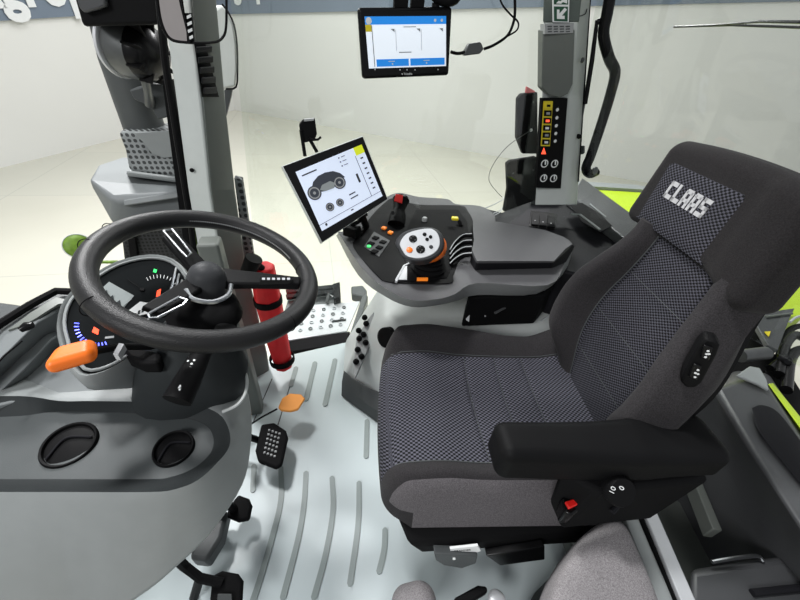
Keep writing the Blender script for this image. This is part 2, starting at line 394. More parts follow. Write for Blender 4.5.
# darker inner cladding
def cl(py, l, r, dy=0): return [Y(l, py, PY-.055-dy), Y(r, py, PY+.012-dy), Y(r+1, py, PY+.03), Y(l+1, py, PY-.03)]
MB().loft([cl(-15, 190, 214), cl(100, 203, 224), cl(190, 211, 234), cl(260, 221, 244), cl(352, 240, 266), cl(378, 245, 270)]).build('inner_cladding', 'pild', root, bevel=.003)
g = MB().loft([cl(43, 194, 214, .012), cl(97, 202, 220, .012)]); g.build('grille_panel', 'blk', root)
g = MB()
for i in range(5):
    t = (i+.5)/5; y0 = 45+51*t; l = 194+9.5*t+1; r = 213+6*t-2
    g.prism([Y(l, y0-3.5, PY-.072), Y(r, y0-4.5, PY-.012), Y(r, y0+2, PY-.012), Y(l, y0+3, PY-.072)], (.003, -.008, 0))
g.build('grille_slats', 'trimd', root, bevel=.002)
MB().tube([Y(158, -15, .60), Y(165, 60, .60), Y(179, 150, .60), Y(191, 225, .60), Y(200, 300, .60)], .0095, 8).build('rubber_seal', 'blk', root)
MB().tube([Y(184, 170, .615), Y(193, 225, .615), Y(202, 290, .615)], .005, 6).build('glass_edge', 'leaf', root)
MB().prism([Y(234, 178, PY+.05), Y(242, 180, PY+.05), Y(254, 258, PY+.05), Y(245, 264, PY+.05)], (0, .03, 0)).build('perforated_strip', 'perf', root, bevel=.002)
MB().lathe([(.006, 0), (.006, .004), (.003, .006)], Y(192, 170, PY-.042), (0, -1, 0), 12).build('screw', 'rub', root)

MB().prism([Y(162, 80, .66), Y(172, 80, .66), Y(204, 262, .66), Y(186, 262, .66)], (0, .02, 0)).build('dark_frit', 'rub', root)
# rear right pillar
def pr(py, l, c, r, y): return [Y(l, py, y), Y(c, py, y-.02), Y(r, py, y+.03), Y(r-3, py, y+.12), Y(l+4, py, y+.12)]
root = thing('cab_pillar', 'light grey rear cab pillar carrying the switch panel and the green sign', 'pillar', Y(550, 200, .74))
MB().loft([pr(-15, 544, 580, 591, .80), pr(95, 542, 572, 583, .77), pr(205, 535, 564, 577, .73)]).build('pillar_body', 'pil', root, bevel=.004)
cv = MB().loft([[Y(544, -15, .795), Y(583, -15, .778), Y(583, -15, .79), Y(544, -15, .81)], [Y(543, 22, .785), Y(579, 22, .768), Y(579, 22, .79), Y(543, 22, .80)]]); cv.build('upper_cover', 'pilg', root, bevel=.003)
cv = MB().prism([Y(543, 30, .755), Y(575, 30, .745), Y(573, 84, .735), Y(568, 94, .735), Y(560, 98, .735), Y(549, 95, .74), Y(542, 88, .745)], (0, .035, 0)); cv.build('lower_cover', 'pild', root, bevel=.003)
MB().prism([Y(545, 24, .745), Y(574, 23, .745), Y(573, 33, .742), Y(545, 34, .742)], (0, .03, 0)).build('type_plate', 'gry', root)
tm = MB()
for i in range(3):
    for j in range(4):
        tm.prism([Y(548+j*6, 26+i*2.6, .7415), Y(552+j*6, 25.8+i*2.6, .7415), Y(552+j*6, 26.8+i*2.6, .7415), Y(548+j*6, 27+i*2.6, .7415)], (0, .003, 0))
tm.build('plate_print', 'dashd', root)
MB().prism([Y(589.5, -15, .84), Y(592, -15, .84), Y(579, 182, .765), Y(575.5, 182, .765)], (0, .02, 0)).build('rubber_seal', 'blk', root)
MB().tube([Y(577, 17, .772), Y(585, 14, .80), Y(587, 9, .81)], .0015, 6, smooth=4).build('seam', 'rub', root)
MB().lathe([(.009, 0), (.009, .004), (.005, .007)], Y(582, 60, .77), (.5, -1, 0), 14).build('hook', 'dashd', root)
# sign on the pillar
q = Quad(Y(552, -12, .757), Y(569.5, -12, .757), Y(568.5, 22.5, .757), Y(552.5, 22, .757))
sg = thing('exit_sign', 'small green emergency sign with white arrow on the rear pillar', 'sign', q.at(.5, 1))
mb = MB(); q.rect(mb, 0, 0, 1, 1, 0, .0015); mb.build('sign_plate', 'wht', sg)
mb = MB(); q.rect(mb, .08, .03, .92, .47, .0016, .0022); q.rect(mb, .08, .53, .92, .97, .0016, .0022); mb.build('green_field', 'sign', sg)
mb = MB()
mb.prism([q.at(u, v, .0024) for u, v in ((.25, .62), (.40, .62), (.40, .74), (.72, .56), (.85, .62), (.55, .80), (.72, .80), (.72, .90), (.25, .90))], q.n*.0008)
mb.prism([q.at(u, v, .0024) for u, v in ((.2, .44), (.35, .36), (.45, .38), (.55, .34), (.85, .30), (.85, .44), (.6, .40), (.5, .45))], q.n*.0008)
mb.build('pictogram', 'wht', sg)
# switch panel on the pillar
q = Quad(Y(542, 98, .74), Y(568, 98, .735), Y(561, 188.5, .705), Y(536.5, 188, .71))
sp = thing('switch_panel', 'black switch panel with yellow-framed rocker switches and four dials on the pillar', 'switch panel', q.at(.5, 1))
mb = MB(); q.rect(mb, 0, 0, 1, 1, -.02, 0); mb.build('panel_plate', 'blk', sp, bevel=.002)
mb = MB(); q.rect(mb, .06, .03, .42, .50, .0002, .0012); mb.build('yellow_frame', 'yel', sp)
for i, c in enumerate(('yel', 'blk', 'redp', 'blk', 'blk', 'blk')):
    v0 = .045+i*.076; mb = MB(); q.rect(mb, .1, v0, .38, v0+.058, .0013, .006); sw = mb.build('rocker_switch', 'blk' if i else 'yel', sp, bevel=.0008)
    mb = MB(); q.rect(mb, .17, v0+.018, .31, v0+.042, .0061, .0067); mb.build('switch_mark', ['blk', 'gry', 'rled', 'wht', 'gry', 'wht'][i], sw)
for i in range(5):
    mb = MB(); q.disc(mb, .62, .115+i*.082, .0062, .0002, .001, n=8); mb.build('icon', 'wht', sp)
mb = MB(); mb.prism([q.at(.1, .59, .0003), q.at(.19, .515, .0003), q.at(.29, .59, .0003)], q.n*.0008); lab(mb.build('warning_icon', 'rled', sp), 'red warning triangle')
for (u, v) in ((.26, .70), (.66, .70), (.26, .875), (.66, .875)):
    mb = MB(); q.disc(mb, u, v, .0105, .0002, .005, r2=.009); kn = mb.build('dial_knob', 'blk', sp)
    mb = MB(); q.disc(mb, u, v, .0155, .0002, .0014, ri=.0118)
    q.rect(mb, u-.02, v-.045, u+.03, v+.01, .0052, .006); mb.build('scale_ring', 'wht', kn)
# grab handle
hb = MB().tube([Y(612, -15, .80), Y(607, 14, .80), Y(603.5, 35, .80), Y(609, 58, .79), Y(615, 72, .785), Y(611, 92, .78), Y(602, 122, .765), Y(591, 155, .75), Y(586, 168, .745), Y(590, 174, .745), Y(597, 172, .75)], [.019]*9+[.018, .016], 12, smooth=4)
hr = thing('grab_handle', 'long bent black grab handle beside the rear pillar', 'handle', Y(590, 174, .745)); hb.build('bar', 'gloss', hr)
MB().lathe([(.017, 0), (.017, .008), (.009, .011)], Y(594, 171, .738), (.3, -1, .3), 16).build('end_bolt', 'steel', hr)
MB().tube([Y(597, 20, .82), Y(592, 60, .81), Y(585, 104, .80)], [.006, .0085, .0085], 8).build('gas_strut', 'gloss', hr)
MB().tube([Y(584.5, 104, .80), Y(579, 135, .79)], .0035, 8).build('strut_rod', 'steel', hr)
MB().lathe([(.009, 0), (.009, .012)], Y(578, 136, .77), (0, -1, 0), 10).build('strut_joint', 'blk', hr)
MB().tube([Y(597, 22, .82), Y(604, 20, .81)], [.009, .009], 10).build('upper_joint', 'gloss', hr)
mb = MB().rbox(Y(582, 150, .80), (RT, UP, fw), (.009, .016, .008), .003); mb.build('latch_block', 'dashd', hr)

# rear wiper
wp = thing('wiper', 'thin black wiper lying across the rear window', 'wiper', X(740, 26, 1.12))
MB().tube([X(674, 27, 1.13), X(730, 25, 1.16), X(800, 27.5, 1.2), X(830, 29, 1.2)], [.003, .0035, .0035, .0035], 8).build('blade', 'gloss', wp)
MB().tube([X(716, 25, 1.12), X(760, 21.5, 1.12), X(830, 22.5, 1.12)], [.002, .0035, .0045], 8).build('arm', 'gloss', wp)

# black plates left of the pillar
def plate(name, label, cat, pts, y, m_, dots=()):
    r_ = thing(name, label, cat, Y(pts[0][0], max(p[1] for p in pts), y))
    MB().prism([Y(px, py, y) for px, py in pts], (0, .025, 0)).build('plate', m_, r_, bevel=.005)
    for px, py, s_ in dots: MB().lathe([(s_, 0), (s_, .003)], Y(px, py, y-.001), (0, -1, 0), 12).build('stud', 'wht' if s_ > .004 else 'steel', r_)
    return r_
r1 = plate('bracket_plate', 'upper black plate beside the switch panel with a red tab on top', 'bracket', [(518, 99), (522, 94), (538, 92), (538, 154), (523, 154), (517, 138)], .84, 'blk', ((531, 130, .006), (533, 102, .003)))
MB().prism([Y(527, 86.5, .845), Y(535, 91, .845), Y(537, 95, .845), Y(530, 96, .845), Y(526, 93, .845)], (0, .012, 0)).build('red_tab', 'pink', r1, bevel=.002)
plate('bracket_plate', 'lower black plate with cables in front, below the upper plate', 'bracket', [(507, 164), (511, 161), (537, 157), (538, 200), (504, 212), (508, 190)], .83, 'blk', ((513, 173, .003), (533, 170, .003)))
tag(MB().tube([Y(531, 130, .83), Y(508, 146, .80), Y(493, 165, .78), Y(489, 180, .78), Y(497, 192, .78), Y(502, 197, .78)], .0012, 6, smooth=5).build('thin_cable', 'steel'), 'thin grey cable looping from the upper black plate down to the side trim', 'cable')

# ================================================================== outside, front left
root = thing('exhaust_stack', 'grey exhaust stack with perforated base, beyond the front pillar', 'exhaust', Y(150, 240, 1.3))
MB().tube([Y(104, -20, 1.35), Y(122, 60, 1.35), Y(146, 132, 1.35)], [.078, .08, .082], 28).build('pipe', 'pipe', root)
MB().loft([[Y(*p, y) for p, y in r] for r in (
    [((117, 131), 1.22), ((130, 124), 1.42), ((178, 122), 1.42), ((178, 131), 1.22)],
    [((124, 150), 1.2), ((150, 140), 1.45), ((186, 146), 1.45), ((178, 158), 1.2)],
    [((128, 172), 1.17), ((155, 160), 1.45), ((190, 165), 1.45), ((184, 180), 1.17)])]).build('perforated_base', 'perf', root, bevel=.02, bseg=3)
MB().prism([Y(x, y, 1.195) for x, y in ((133, 133), (178, 130), (182, 156), (164, 158), (152, 154), (144, 143))], (0, .01, 0)).build('smooth_cover', 'dash', root, bevel=.002)
MB().loft([[Y(*p, 1.16) for p in ((126, 170), (186, 178), (187, 184), (127, 176))], [Y(*p, 1.3) for p in ((126, 170), (186, 178), (187, 184), (127, 176))]]).build('base_ring', 'dash', root, bevel=.01)
MB().prism([Y(x, y, 1.2) for x, y in ((129, 90), (150, 84), (168, 84), (172, 116), (158, 120), (150, 106), (134, 100))], (0, .1, 0)).build('clamp', 'dashd', root, bevel=.006)
root = thing('side_housing', 'large grey outside housing under the exhaust stack, left of the front pillar', 'housing', Y(150, 235, 1.3))
MB().loft([[Y(*p, y) for p, y in r] for r in (
    [((89, 177), 1.15), ((96, 166), 1.5), ((122, 156), 1.7), ((192, 165), 1.7), ((194, 190), 1.1), ((112, 200), 1.08)],
    [((93, 188), 1.15), ((100, 175), 1.5), ((126, 165), 1.7), ((196, 175), 1.7), ((197, 204), 1.1), ((115, 207), 1.08)],
    [((104, 207), 1.15), ((112, 190), 1.5), ((136, 180), 1.7), ((202, 200), 1.7), ((205, 238), 1.1), ((112, 226), 1.1)])]).build('housing_shell', 'dashm', root, bevel=.02, bseg=3)
MB().loft([[Y(*p, y) for p, y in (((124, 200), 1.06), ((190, 190), 1.06), ((190, 196), 1.05), ((124, 206), 1.05))], [Y(*p, y) for p, y in (((124, 200), 1.1), ((190, 190), 1.1), ((190, 196), 1.1), ((124, 206), 1.1))]]).build('ridge', 'dashm', root, bevel=.004)
root = thing('engine_hood', 'dark perforated hood seen through the top of the steering wheel', 'hood', Y(160, 280, 1.0))
MB().loft([[Y(*p, 1.0) for p in ((120, 226), (200, 208), (222, 262), (128, 292))], [Y(*p, 1.06) for p in ((124, 222), (196, 208), (216, 256), (130, 284))]]).build('hood_panel', 'perfd', root, bevel=.01)
MB().prism([Y(*p, .98) for p in ((126, 226), (133, 224), (140, 280), (134, 284))], (0, .02, 0)).build('hood_edge', 'blk', root)
# convex mirror
c = Y(78, 246, 1.0)
root = thing('round_mirror', 'small round convex mirror showing green leaves, left of the steering wheel rim', 'mirror', c-V((0, 0, .06)))
ax = (CAM-c).normalized(); MB().lathe([(.0, .012), (.02, .011), (.036, .007), (.046, 0), (.05, -.004), (.05, -.014), (.03, -.02)], c, ax, 28, cap=False).build('mirror_dome', 'leaf', root)  # green leaf reflection is put into the dome's own colour
MB().torus(c-ax*.003, ax, .05, .0022, 32, 8).build('rim', 'pil', root)
MB().tube([c-ax*.02, Y(100, 262, 1.04), Y(118, 262, 1.06)], .008, 8).build('arm', 'leaf', root)
# lamp behind
c = Y(136, 50, 1.12); ax = V((.93, -.42, -.12)).normalized()
LR = .92
root = thing('work_lamp', 'round outside lamp with chrome drum and black back under the dark box', 'lamp', c-V((0, 0, .1)))
MB().lathe([(.085, -.072), (.099, -.068), (.102, -.060), (.102, -.054), (.096, -.052)], c, ax, 36).build('lens_rim', 'silver', root)
MB().lathe([(.094, -.046), (.096, -.03), (.094, .01), (.09, .03)], c, ax, 36).build('drum', 'steel', root)
bk = MB().lathe([(.092, .03), (.09, .05), (.075, .075), (.05, .085), (.03, .10)], c, ax, 36); bk.build('back_shell', 'gloss', root)
fn = MB()
for i in range(9):
    t = i*2*math.pi/9; a_ = ax.orthogonal().normalized(); b_ = ax.cross(a_); dd = a_*math.cos(t)+b_*math.sin(t)
    fn.rbox(c+dd*.08+ax*.055, (dd, ax.cross(dd), ax), (.018, .004, .025), .002, 2)
fn.build('cooling_fins', 'blk', root)
MB().tube([c-V((0, 0, .085)), Y(148, 92, 1.14), Y(150, 104, 1.2)], [.016, .014, .02], 10).build('lamp_foot', 'steel', root)
root = thing('lamp_hood_box', 'black box with grey top jutting in at the upper left, above the round lamp', 'housing', Y(118, 24, .95))
MB().loft([[Y(*p, .92) for p in ((83, 27), (160, 25), (156, -25), (68, -25))], [Y(*p, 1.12) for p in ((95, 22), (160, 20), (156, -25), (82, -25))]]).build('box_body', 'blk', root, bevel=.01)
MB().prism([Y(*p, .9) for p in ((74, -8), (103, -8), (106, 6), (98, 9), (84, 13), (79, 8))], (0, .03, 0)).build('grey_cover', 'trim', root, bevel=.005)

# mirrors on the pillar
root = thing('rear_view_mirror', 'rounded mirror with thin black frame in front of the front pillar top', 'mirror', Y(190, 42, .50))
o = [(155, -20), (157, 2), (160, 20), (165, 33), (171, 39.5), (180, 42), (200, 43), (216, 42), (223, 37), (226, 28), (226.5, 5), (226, -20)]
MB().prism([Y(x, y, .50) for x, y in ((155, -20), (157, 2), (160, 20), (165, 33), (171, 39.5), (180, 42), (192, 42.6), (186, 20), (180, -20))], (-.004, .012, 0)).build('mirror_glass', 'mirror', root)
for k in range(4): MB().prism([Y(186.5+k*.6, 16+k*7, .49), Y(190.5+k*.6, 14+k*7, .49), Y(191+k*.6, 17+k*7, .49), Y(187+k*.6, 19+k*7, .49)], (0, .006, 0)).build('hazard_stripe', 'wht', root)
MB().prism([Y(185, 13, .495), Y(191.5, 13, .495), Y(194, 42, .495), Y(187, 42, .495)], (0, .008, 0)).build('stripe_strip', 'rub', root)
MB().tube([Y(176, -20, .492), Y(181, 5, .492), Y(190, 42, .492)], .0025, 8).build('mirror_rod', 'gloss', root)
MB().tube([Y(x, y, .497) for x, y in o], .0028, 8, smooth=3).build('frame', 'gloss', root)
root = thing('side_mirror', 'pale grey outside mirror housing just right of the front pillar top', 'mirror', Y(230, 118, .95))
o = [(222, 4), (228, 12), (234, 25), (237, 45), (237.5, 70), (236, 87), (226, 89), (216, 92), (210, 60), (212, 10)]
MB().prism([Y(x, y, .95) for x, y in o], (-.02, .05, 0)).build('housing', 'mirp', root, bevel=.008)
MB().tube([Y(x, y, .945) for x, y in o[:7]], .003, 8, smooth=3).build('edge', 'blk', root)
MB().prism([Y(x, y, .96) for x, y in ((224, 90), (232, 89), (231, 96), (226, 117), (225, 104))], (0, .03, 0)).build('bracket', 'dashd', root, bevel=.003)

# ================================================================== perforated step outside the far door
root = thing('entry_step', 'perforated silver step plate outside the far door sill', 'step', Z(320, 345, -.12))
SZ = -.06; q = Quad(Z(296, 306, SZ), Z(360, 301, SZ), Z(347, 331, SZ), Z(284, 341, SZ))
mb = MB(); q.rect(mb, 0, 0, 1, 1, -.012, 0); mb.build('tread_plate', 'silver', root, bevel=.003)
for i in range(4):
    for j in range(5):
        mb = MB(); q.disc(mb, .14+j*.16+i*.02, .2+i*.19, .012, .0002, .006, ri=.008, n=14); mb.build('raised_ring', 'chrome' if (i+j) % 2 else 'steel', root)
MB().prism([Z(x, y, SZ+.01) for x, y in ((351, 286), (363, 285), (367, 290), (366, 297), (352, 294))], (0, 0, -.06)).build('side_rail_end', 'dashd', root, bevel=.01)
MB().prism([Z(364, 290, SZ+.01), Z(368, 296, SZ+.01), Z(355, 340, SZ+.01), Z(347, 342, SZ+.01)], (0, 0, -.1)).build('side_rail', 'dashd', root, bevel=.008)
mb = MB(); q.rect(mb, .68, .62, .9, .66, .0002, .008); mb.build('slot', 'rub', root)
root = thing('step_mechanism', 'black slatted step bracket behind the perforated plate', 'bracket', Z(315, 305, -.2))
for k in range(2): MB().prism([Z(286, 297-k*5, -.08), Z(333, 292-k*5, -.08), Z(334, 295-k*5, -.08), Z(287, 300-k*5, -.08)], (0, 0, .02)).build('toothed_bar', 'blk', root)
MB().prism([Z(284, 312, -.1), Z(338, 306, -.1), Z(340, 293, -.1), Z(288, 299, -.1)], (0, 0, -.1)).build('body', 'steel', root, bevel=.004)
MB().prism([Z(333, 290, -.06), Z(340, 288, -.06), Z(341, 303, -.06), Z(334, 305, -.06)], (0, 0, .05)).build('upright', 'blk', root, bevel=.003)
MB().tube([Z(327, 303, -.05), Z(329, 294, -.02), Z(333, 298, -.03)], .012, 8).build('hinge', 'steel', root)
tag(MB().prism([Z(283, 342, -.065), Z(350, 331, -.065), Z(347, 343, -.05), Z(282, 353, -.05)], (0, 0, -.05)).build('gap_strip', 'rub', bevel=.005), 'black strip standing in for the dark gap between the cab floor and the perforated step', 'sill')  # black strip put in for the shaded gap before the step

# ================================================================== fire extinguisher pouch by the pillar
root = thing('fire_extinguisher', 'red wrapped extinguisher with black straps strapped beside the front pillar', 'fire extinguisher', Y(283, 368, .58))
pts = [Y(262, 266, .6), Y(268, 300, .595), Y(276, 335, .59), Y(284, 366, .585)]
MB().tube(pts, [.046, .054, .05, .042], 7).build('red_cover', 'bag', root, bevel=.008)
for t in (1, 2.75):
    i = int(t); p = pts[i].lerp(pts[min(i+1, 3)], t-i); d = (pts[min(i+1, 3)]-pts[i-1]).normalized()
    MB().lathe([(.050, -.015), (.0545, -.013), (.0545, .013), (.050, .015)], p, d, 20, cap=False).build('strap', 'rub', root)
MB().tube([Y(243, 285, .55), Y(248, 272, .55), Y(254, 258, .55)], [.016, .026, .03], 14).build('nozzle', 'blk', root)
MB().tube([Y(252, 262, .55), Y(262, 268, .58)], [.012, .012], 10).build('neck', 'blk', root)

# ================================================================== steering column, cluster, wheel
WC = V((-.358, .047, .931)); WN = V((math.sin(.288)*math.cos(-.21), math.sin(.288)*math.sin(-.21), math.cos(.288))).normalized()
def W(px, py, h=0): return PL(px, py, WC+WN*h, WN)
root = thing('steering_wheel', 'black leather steering wheel with three silver-trimmed spokes', 'steering wheel', WC-WN*.05)
rim = MB().torus(WC+V((.003, 0, 0)), WN, .1875, .0192, 96, 18)
rim.build('rim', 'lea', root)
st = MB()
for (a0, a1) in ((205, 270), (330, 352), (285, 310)):
    n = int((a1-a0)*1.6)
    for i in range(n):
        a_ = math.radians(a0+(a1-a0)*i/n); pass
xd = (W(306, 277)-WC).normalized(); yd = WN.cross(xd)
def wp_(ang, R, h=0): a_ = math.radians(ang); return WC+xd*(math.cos(a_)*R)+yd*(math.sin(a_)*R)+WN*h
for (a0, a1) in ((20, 105),):
    for i in range(60):
        a_ = a0+(a1-a0)*i/60; p = wp_(a_, .1688, .006); t = (wp_(a_+1, .1688, .006)-p).normalized(); st.rbox(p, (t, WN, t.cross(WN)), (.0009, .0014, .0009), .0005, 1)
st.build('stitching', 'gry', root)
for a_ in (8, -10, -48, 62, 168, 215, 150):
    p = wp_(a_, .19); t = (wp_(a_+1, .19)-p).normalized(); MB().torus(p, t, .0193, .0008, 20, 6).build('seam_ring', 'rub', root)
hubc = W(207, 277, -.03); 
# spokes: right one (broad), upper-left, lower-left
def spoke(p0, p1, w0, w1, hh, m_='lea'):
    d = (p1-p0).normalized(); s_ = WN.cross(d)
    return MB().loft([[p0+s_*w0-WN*hh, p0+s_*w0*.8+WN*hh, p0-s_*w0*.8+WN*hh, p0-s_*w0-WN*hh], [p0.lerp(p1, .5)+s_*(w0+w1)*.5*.9-WN*hh, p0.lerp(p1, .5)+s_*(w0+w1)*.42+WN*hh, p0.lerp(p1, .5)-s_*(w0+w1)*.42+WN*hh, p0.lerp(p1, .5)-s_*(w0+w1)*.45-WN*hh], [p1+s_*w1-WN*hh, p1+s_*w1*.8+WN*hh, p1-s_*w1*.8+WN*hh, p1-s_*w1-WN*hh]])
e = W(300, 283); sp_ = spoke(hubc, e, .034, .016, .008).build('spoke', 'blk', root, bevel=.004)
MB().prism([W(260, 277.5, .012), W(293, 277, .012), W(293, 280.2, .012), W(260, 280.8, .012)], -WN*.01).build('spoke_badge', 'gloss', sp_)
mb = MB()
for i in range(6): mb.prism([W(262+i*5, 278, .0125), W(265+i*5, 278, .0125), W(265+i*5, 280, .0125), W(262+i*5, 280, .0125)], WN*.0008)
mb.build('badge_print', 'silver', sp_)
for (a1, a2, fr) in (((170, 236), (196, 262), ((163.5, 231), (172, 229), (191, 253), (187, 257), (181, 251))), ((152, 312), (192, 292), ((148, 314), (179, 297), (187, 300), (183, 305), (157, 318), (150, 318)))):
    s1 = spoke(hubc, W(*a1), .024, .02, .006).build('spoke', 'blk', root, bevel=.003)
    pts = [W(x, y, .006) for x, y in fr]; MB().tube(pts+[pts[0]], .0022, 8).build('chrome_trim', 'chrome', s1)
hr = [W(186, 290, -.012), W(193, 299, -.012), W(213, 302, -.012), W(228, 295, -.012), W(231, 285, -.012)]
MB().tube(hr, .0045, 8, smooth=4).build('hub_trim', 'chrome', root)
MB().lathe([(.038, -.03), (.036, -.008), (.031, .010), (.023, .019), (.012, .024), (.001, .025)], W(207, 276, -.012), WN, 32).build('hub', 'hub', root)
MB().lathe([(.05, -.10), (.07, -.062), (.062, -.045), (.045, -.035)], W(206, 286, -.01), WN, 36).build('hub_base', 'rub', root)

# column
cb = Z(205, 395, .70)
root = thing('steering_column', 'dark grey steering column rising from the dashboard with instruments and stalks', 'steering column', cb)
top = W(206, 290, -.085)
ex, ey = V((1, 0, 0)), V((0, 1, 0))
def ring(c, ax_, a, b, n=20, p=2.4):
    ax_ = ax_.normalized(); u = (V((1, 0, 0))-ax_*ax_.x).normalized(); w = ax_.cross(u); R = []
    for k in range(n):
        t = 2*math.pi*k/n; ct, s_ = math.cos(t), math.sin(t)
        R.append(c+u*a*math.copysign(abs(ct)**(2/p), ct)+w*b*math.copysign(abs(s_)**(2/p), s_))
    return R
MB().loft([ring(Z(192, 394, .66), V((0, 0, 1)), .11, .08), ring(Z(193, 383, .72), V((0, 0, 1)), .108, .072), ring(Z(194, 366, .77), V((.1, 0, 1)), .10, .066), ring(Z(196, 350, .81), WN, .085, .06), ring(Z(203, 325, .85), WN, .06, .05), ring(top, WN, .045, .045)]).build('column_gaiter', 'slope', root)
CN = V((.42, -.16, .89)).normalized(); CO = Z(125, 315, .845)
def K(px, py, h=0): return PL(px, py, CO+CN*h, CN)
pod = [(66, 350), (61, 325), (68, 302), (88, 283), (118, 265), (150, 258), (172, 262), (186, 276), (192, 298), (180, 318), (160, 338), (130, 358), (105, 372), (82, 374)]
def shrink(P, f, dz, sh=V((0, 0, 0))):
    c_ = sum(P, V((0, 0, 0)))/len(P); return [c_+(p-c_)*f+V((0, 0, dz))+sh for p in P]
pk = [K(x, y) for x, y in pod]
pk, _ = spline(pk+[pk[0]], 0, 3); pk = pk[:-1]
MB().loft([shrink(pk, .55, -.13, V((.05, 0, 0))), shrink(pk, .85, -.07, V((.02, 0, 0))), shrink(pk, 1.04, -.03), shrink(pk, 1.07, -.004), shrink(pk, 1.03, .006), shrink(pk, 1.0, .004), shrink(pk, .97, -.006)]).build('instrument_pod', 'dash', root)
cl_ = MB().tube([p+CN*.006 for p in shrink(pk, .955, 0)]+[shrink(pk, .955, 0)[0]+CN*.006], .0028, 8); fr_ = cl_.build('bezel', 'dash', root)
face = MB().loft([[p+CN*-.002 for p in shrink(pk, .965, 0)], [p+CN*.0035 for p in shrink(pk, .96, 0)]]).build('instrument_face', 'face', root)
def kp(mb, pts, h0=.0037, h1=.0047, mi=0): mb.prism([K(x, y, h0) for x, y in pts], CN*(h1-h0), mi); return mb
kp(MB(), [(98, 292), (109, 282), (134, 296), (121, 311)]).build('display_segment', 'lcd', face)
kp(MB(), [(109, 303), (118, 311), (132, 299), (124, 292)], .0048, .0055).build('display_segment', 'lcd', face)
kp(MB(), [(140, 302), (153, 304), (147, 314), (130, 318), (127, 312)], .0037, .005).build('clock_display', 'wht', face)
mb = MB()
for (x, y) in ((134, 314), (138, 311), (142, 309), (146, 306)): kp(mb, [(x, y), (x+2.4, y-1), (x+1.6, y+3), (x-.6, y+3.6)], .0051, .0056)
for (x, y) in ((113, 305), (117, 302), (104, 292), (110, 297)): kp(mb, [(x, y), (x+3, y-2), (x+4, y+3), (x+1, y+4.4)], .0056, .006)
mb.build('display_digits', 'lcdd', face)
mb = MB()
for i in range(17):
    t = math.radians(60+ i*8.5); cx, cy = 143, 297
    x0, y0 = cx-math.cos(t)*24*.9+16, cy-math.sin(t)*19; x1, y1 = cx-math.cos(t)*28*.9+16, cy-math.sin(t)*22.5
    mb.tube([K(x0, y0, .0045), K(x1, y1, .0045)], .0005, 4)
mb.build('speed_scale', 'wht', face)
mb = MB(); mb.tube([K(141, 289, .006), K(127, 279, .006)], .0008, 4); mb.lathe([(.005, 0), (.004, .003)], K(142, 290, .004), CN, 12); mb.build('needle', 'blk', face)
kp(MB(), [(157, 291), (161, 289), (160, 296), (156, 297)]).build('warning_light', 'rled', face)
kp(MB(), [(154, 269), (157, 270), (156, 273), (153, 272)]).build('indicator_light', 'gled', face)
mb = MB()
for i in range(13):
    t = math.radians(-8+i*10); cx, cy = 98, 326
    mb.tube([K(cx-math.cos(t)*19, cy+math.sin(t)*17, .0045), K(cx-math.cos(t)*24, cy+math.sin(t)*21.5, .0045)], .0011, 4)
mb.build('blue_scale', 'bled', face)
kp(MB(), [(94, 327), (99, 330), (98, 335), (92, 332)]).build('red_lamp', 'rled', face)
kp(MB(), [(105, 337), (114, 336), (114, 338), (105, 339)]).build('label_print', 'gry', face)
# chrome fluting on the right of the pod
mb = MB()
for i in range(4): mb.tube([K(176+i*3, 268+i*6, .012), K(172+i*3.3, 285+i*4, .012), K(167+i*2, 298+i*3, .012)], .0022, 6, smooth=3)
mb.build('side_fluting', 'chrome', root)
# orange lever
p0, p1 = Z(56, 360, .905), Z(92, 350, .905); d = (p1-p0).normalized(); s_ = V((0, 0, 1)).cross(d)
mb = MB().rbox(p0.lerp(p1, .5), (d, s_, V((0, 0, 1))), ((p1-p0).length/2+.006, .0205, .013), .012, 4, (6, 3, 1), lambda x, y, z: (x+ (y*.35 if x < 0 else 0), y*(1.0-.06*max(0, x)/.04), z))
lv = mb.build('shift_lever', 'org', root); lab(lv, 'orange paddle lever left of the column')
MB().tube([p1-d*.01, Z(118, 347, .885), Z(150, 346, .86), Z(185, 335, .85)], [.007, .006, .007, .009], 10).build('lever_rod', 'blk', lv)
MB().prism([Z(113, 354, .90), Z(119, 343, .90), Z(124, 344, .90), Z(118, 355, .90)], (0, 0, -.012)).build('lever_clip', 'silver', lv)
# indicator stalk
mb = MB().tube([Z(208, 342, .86), Z(198, 360, .85), Z(187, 382, .84), Z(177, 401, .83)], [.013, .017, .021, .0225], 16)
sk = mb.build('indicator_stalk', 'blk', root); lab(sk, 'black stalk with white symbols')
mb = MB(); sA, sB = Z(198, 360, .85), Z(177, 401, .83); sd_ = (sB-sA).normalized(); sn_ = (V((0, -.55, .83))-sd_*V((0, -.55, .83)).dot(sd_)).normalized(); ss_ = sn_.cross(sd_)
for (t, o_, r_) in ((.12, .1, .002), (.22, .05, .0022), (.32, .1, .0026), (.40, -.35, .0022), (.16, -.4, .002), (.3, .5, .002), (.5, .1, .0018), (.78, .05, .0034), (.84, .2, .002)):
    ce = sA.lerp(sB, t); rr_ = .017+.0055*t; nn_ = (sn_*math.cos(o_)+ss_*math.sin(o_)); mb.lathe([(r_, 0), (r_, .0008)], ce+nn_*rr_, nn_, 5)
mb.build('symbols', 'wht', sk)
MB().prism([Z(122, 344, .85), Z(160, 352, .85), Z(158, 362, .85), Z(140, 362, .85), Z(126, 356, .85)], (0, 0, -.03)).build('column_bracket', 'blk', root, bevel=.006)
MB().loft([ring(Z(222, 348, .80), WN, .03, .022), ring(Z(226, 330, .86), WN, .02, .018)]).build('switch_block', 'blk', root)

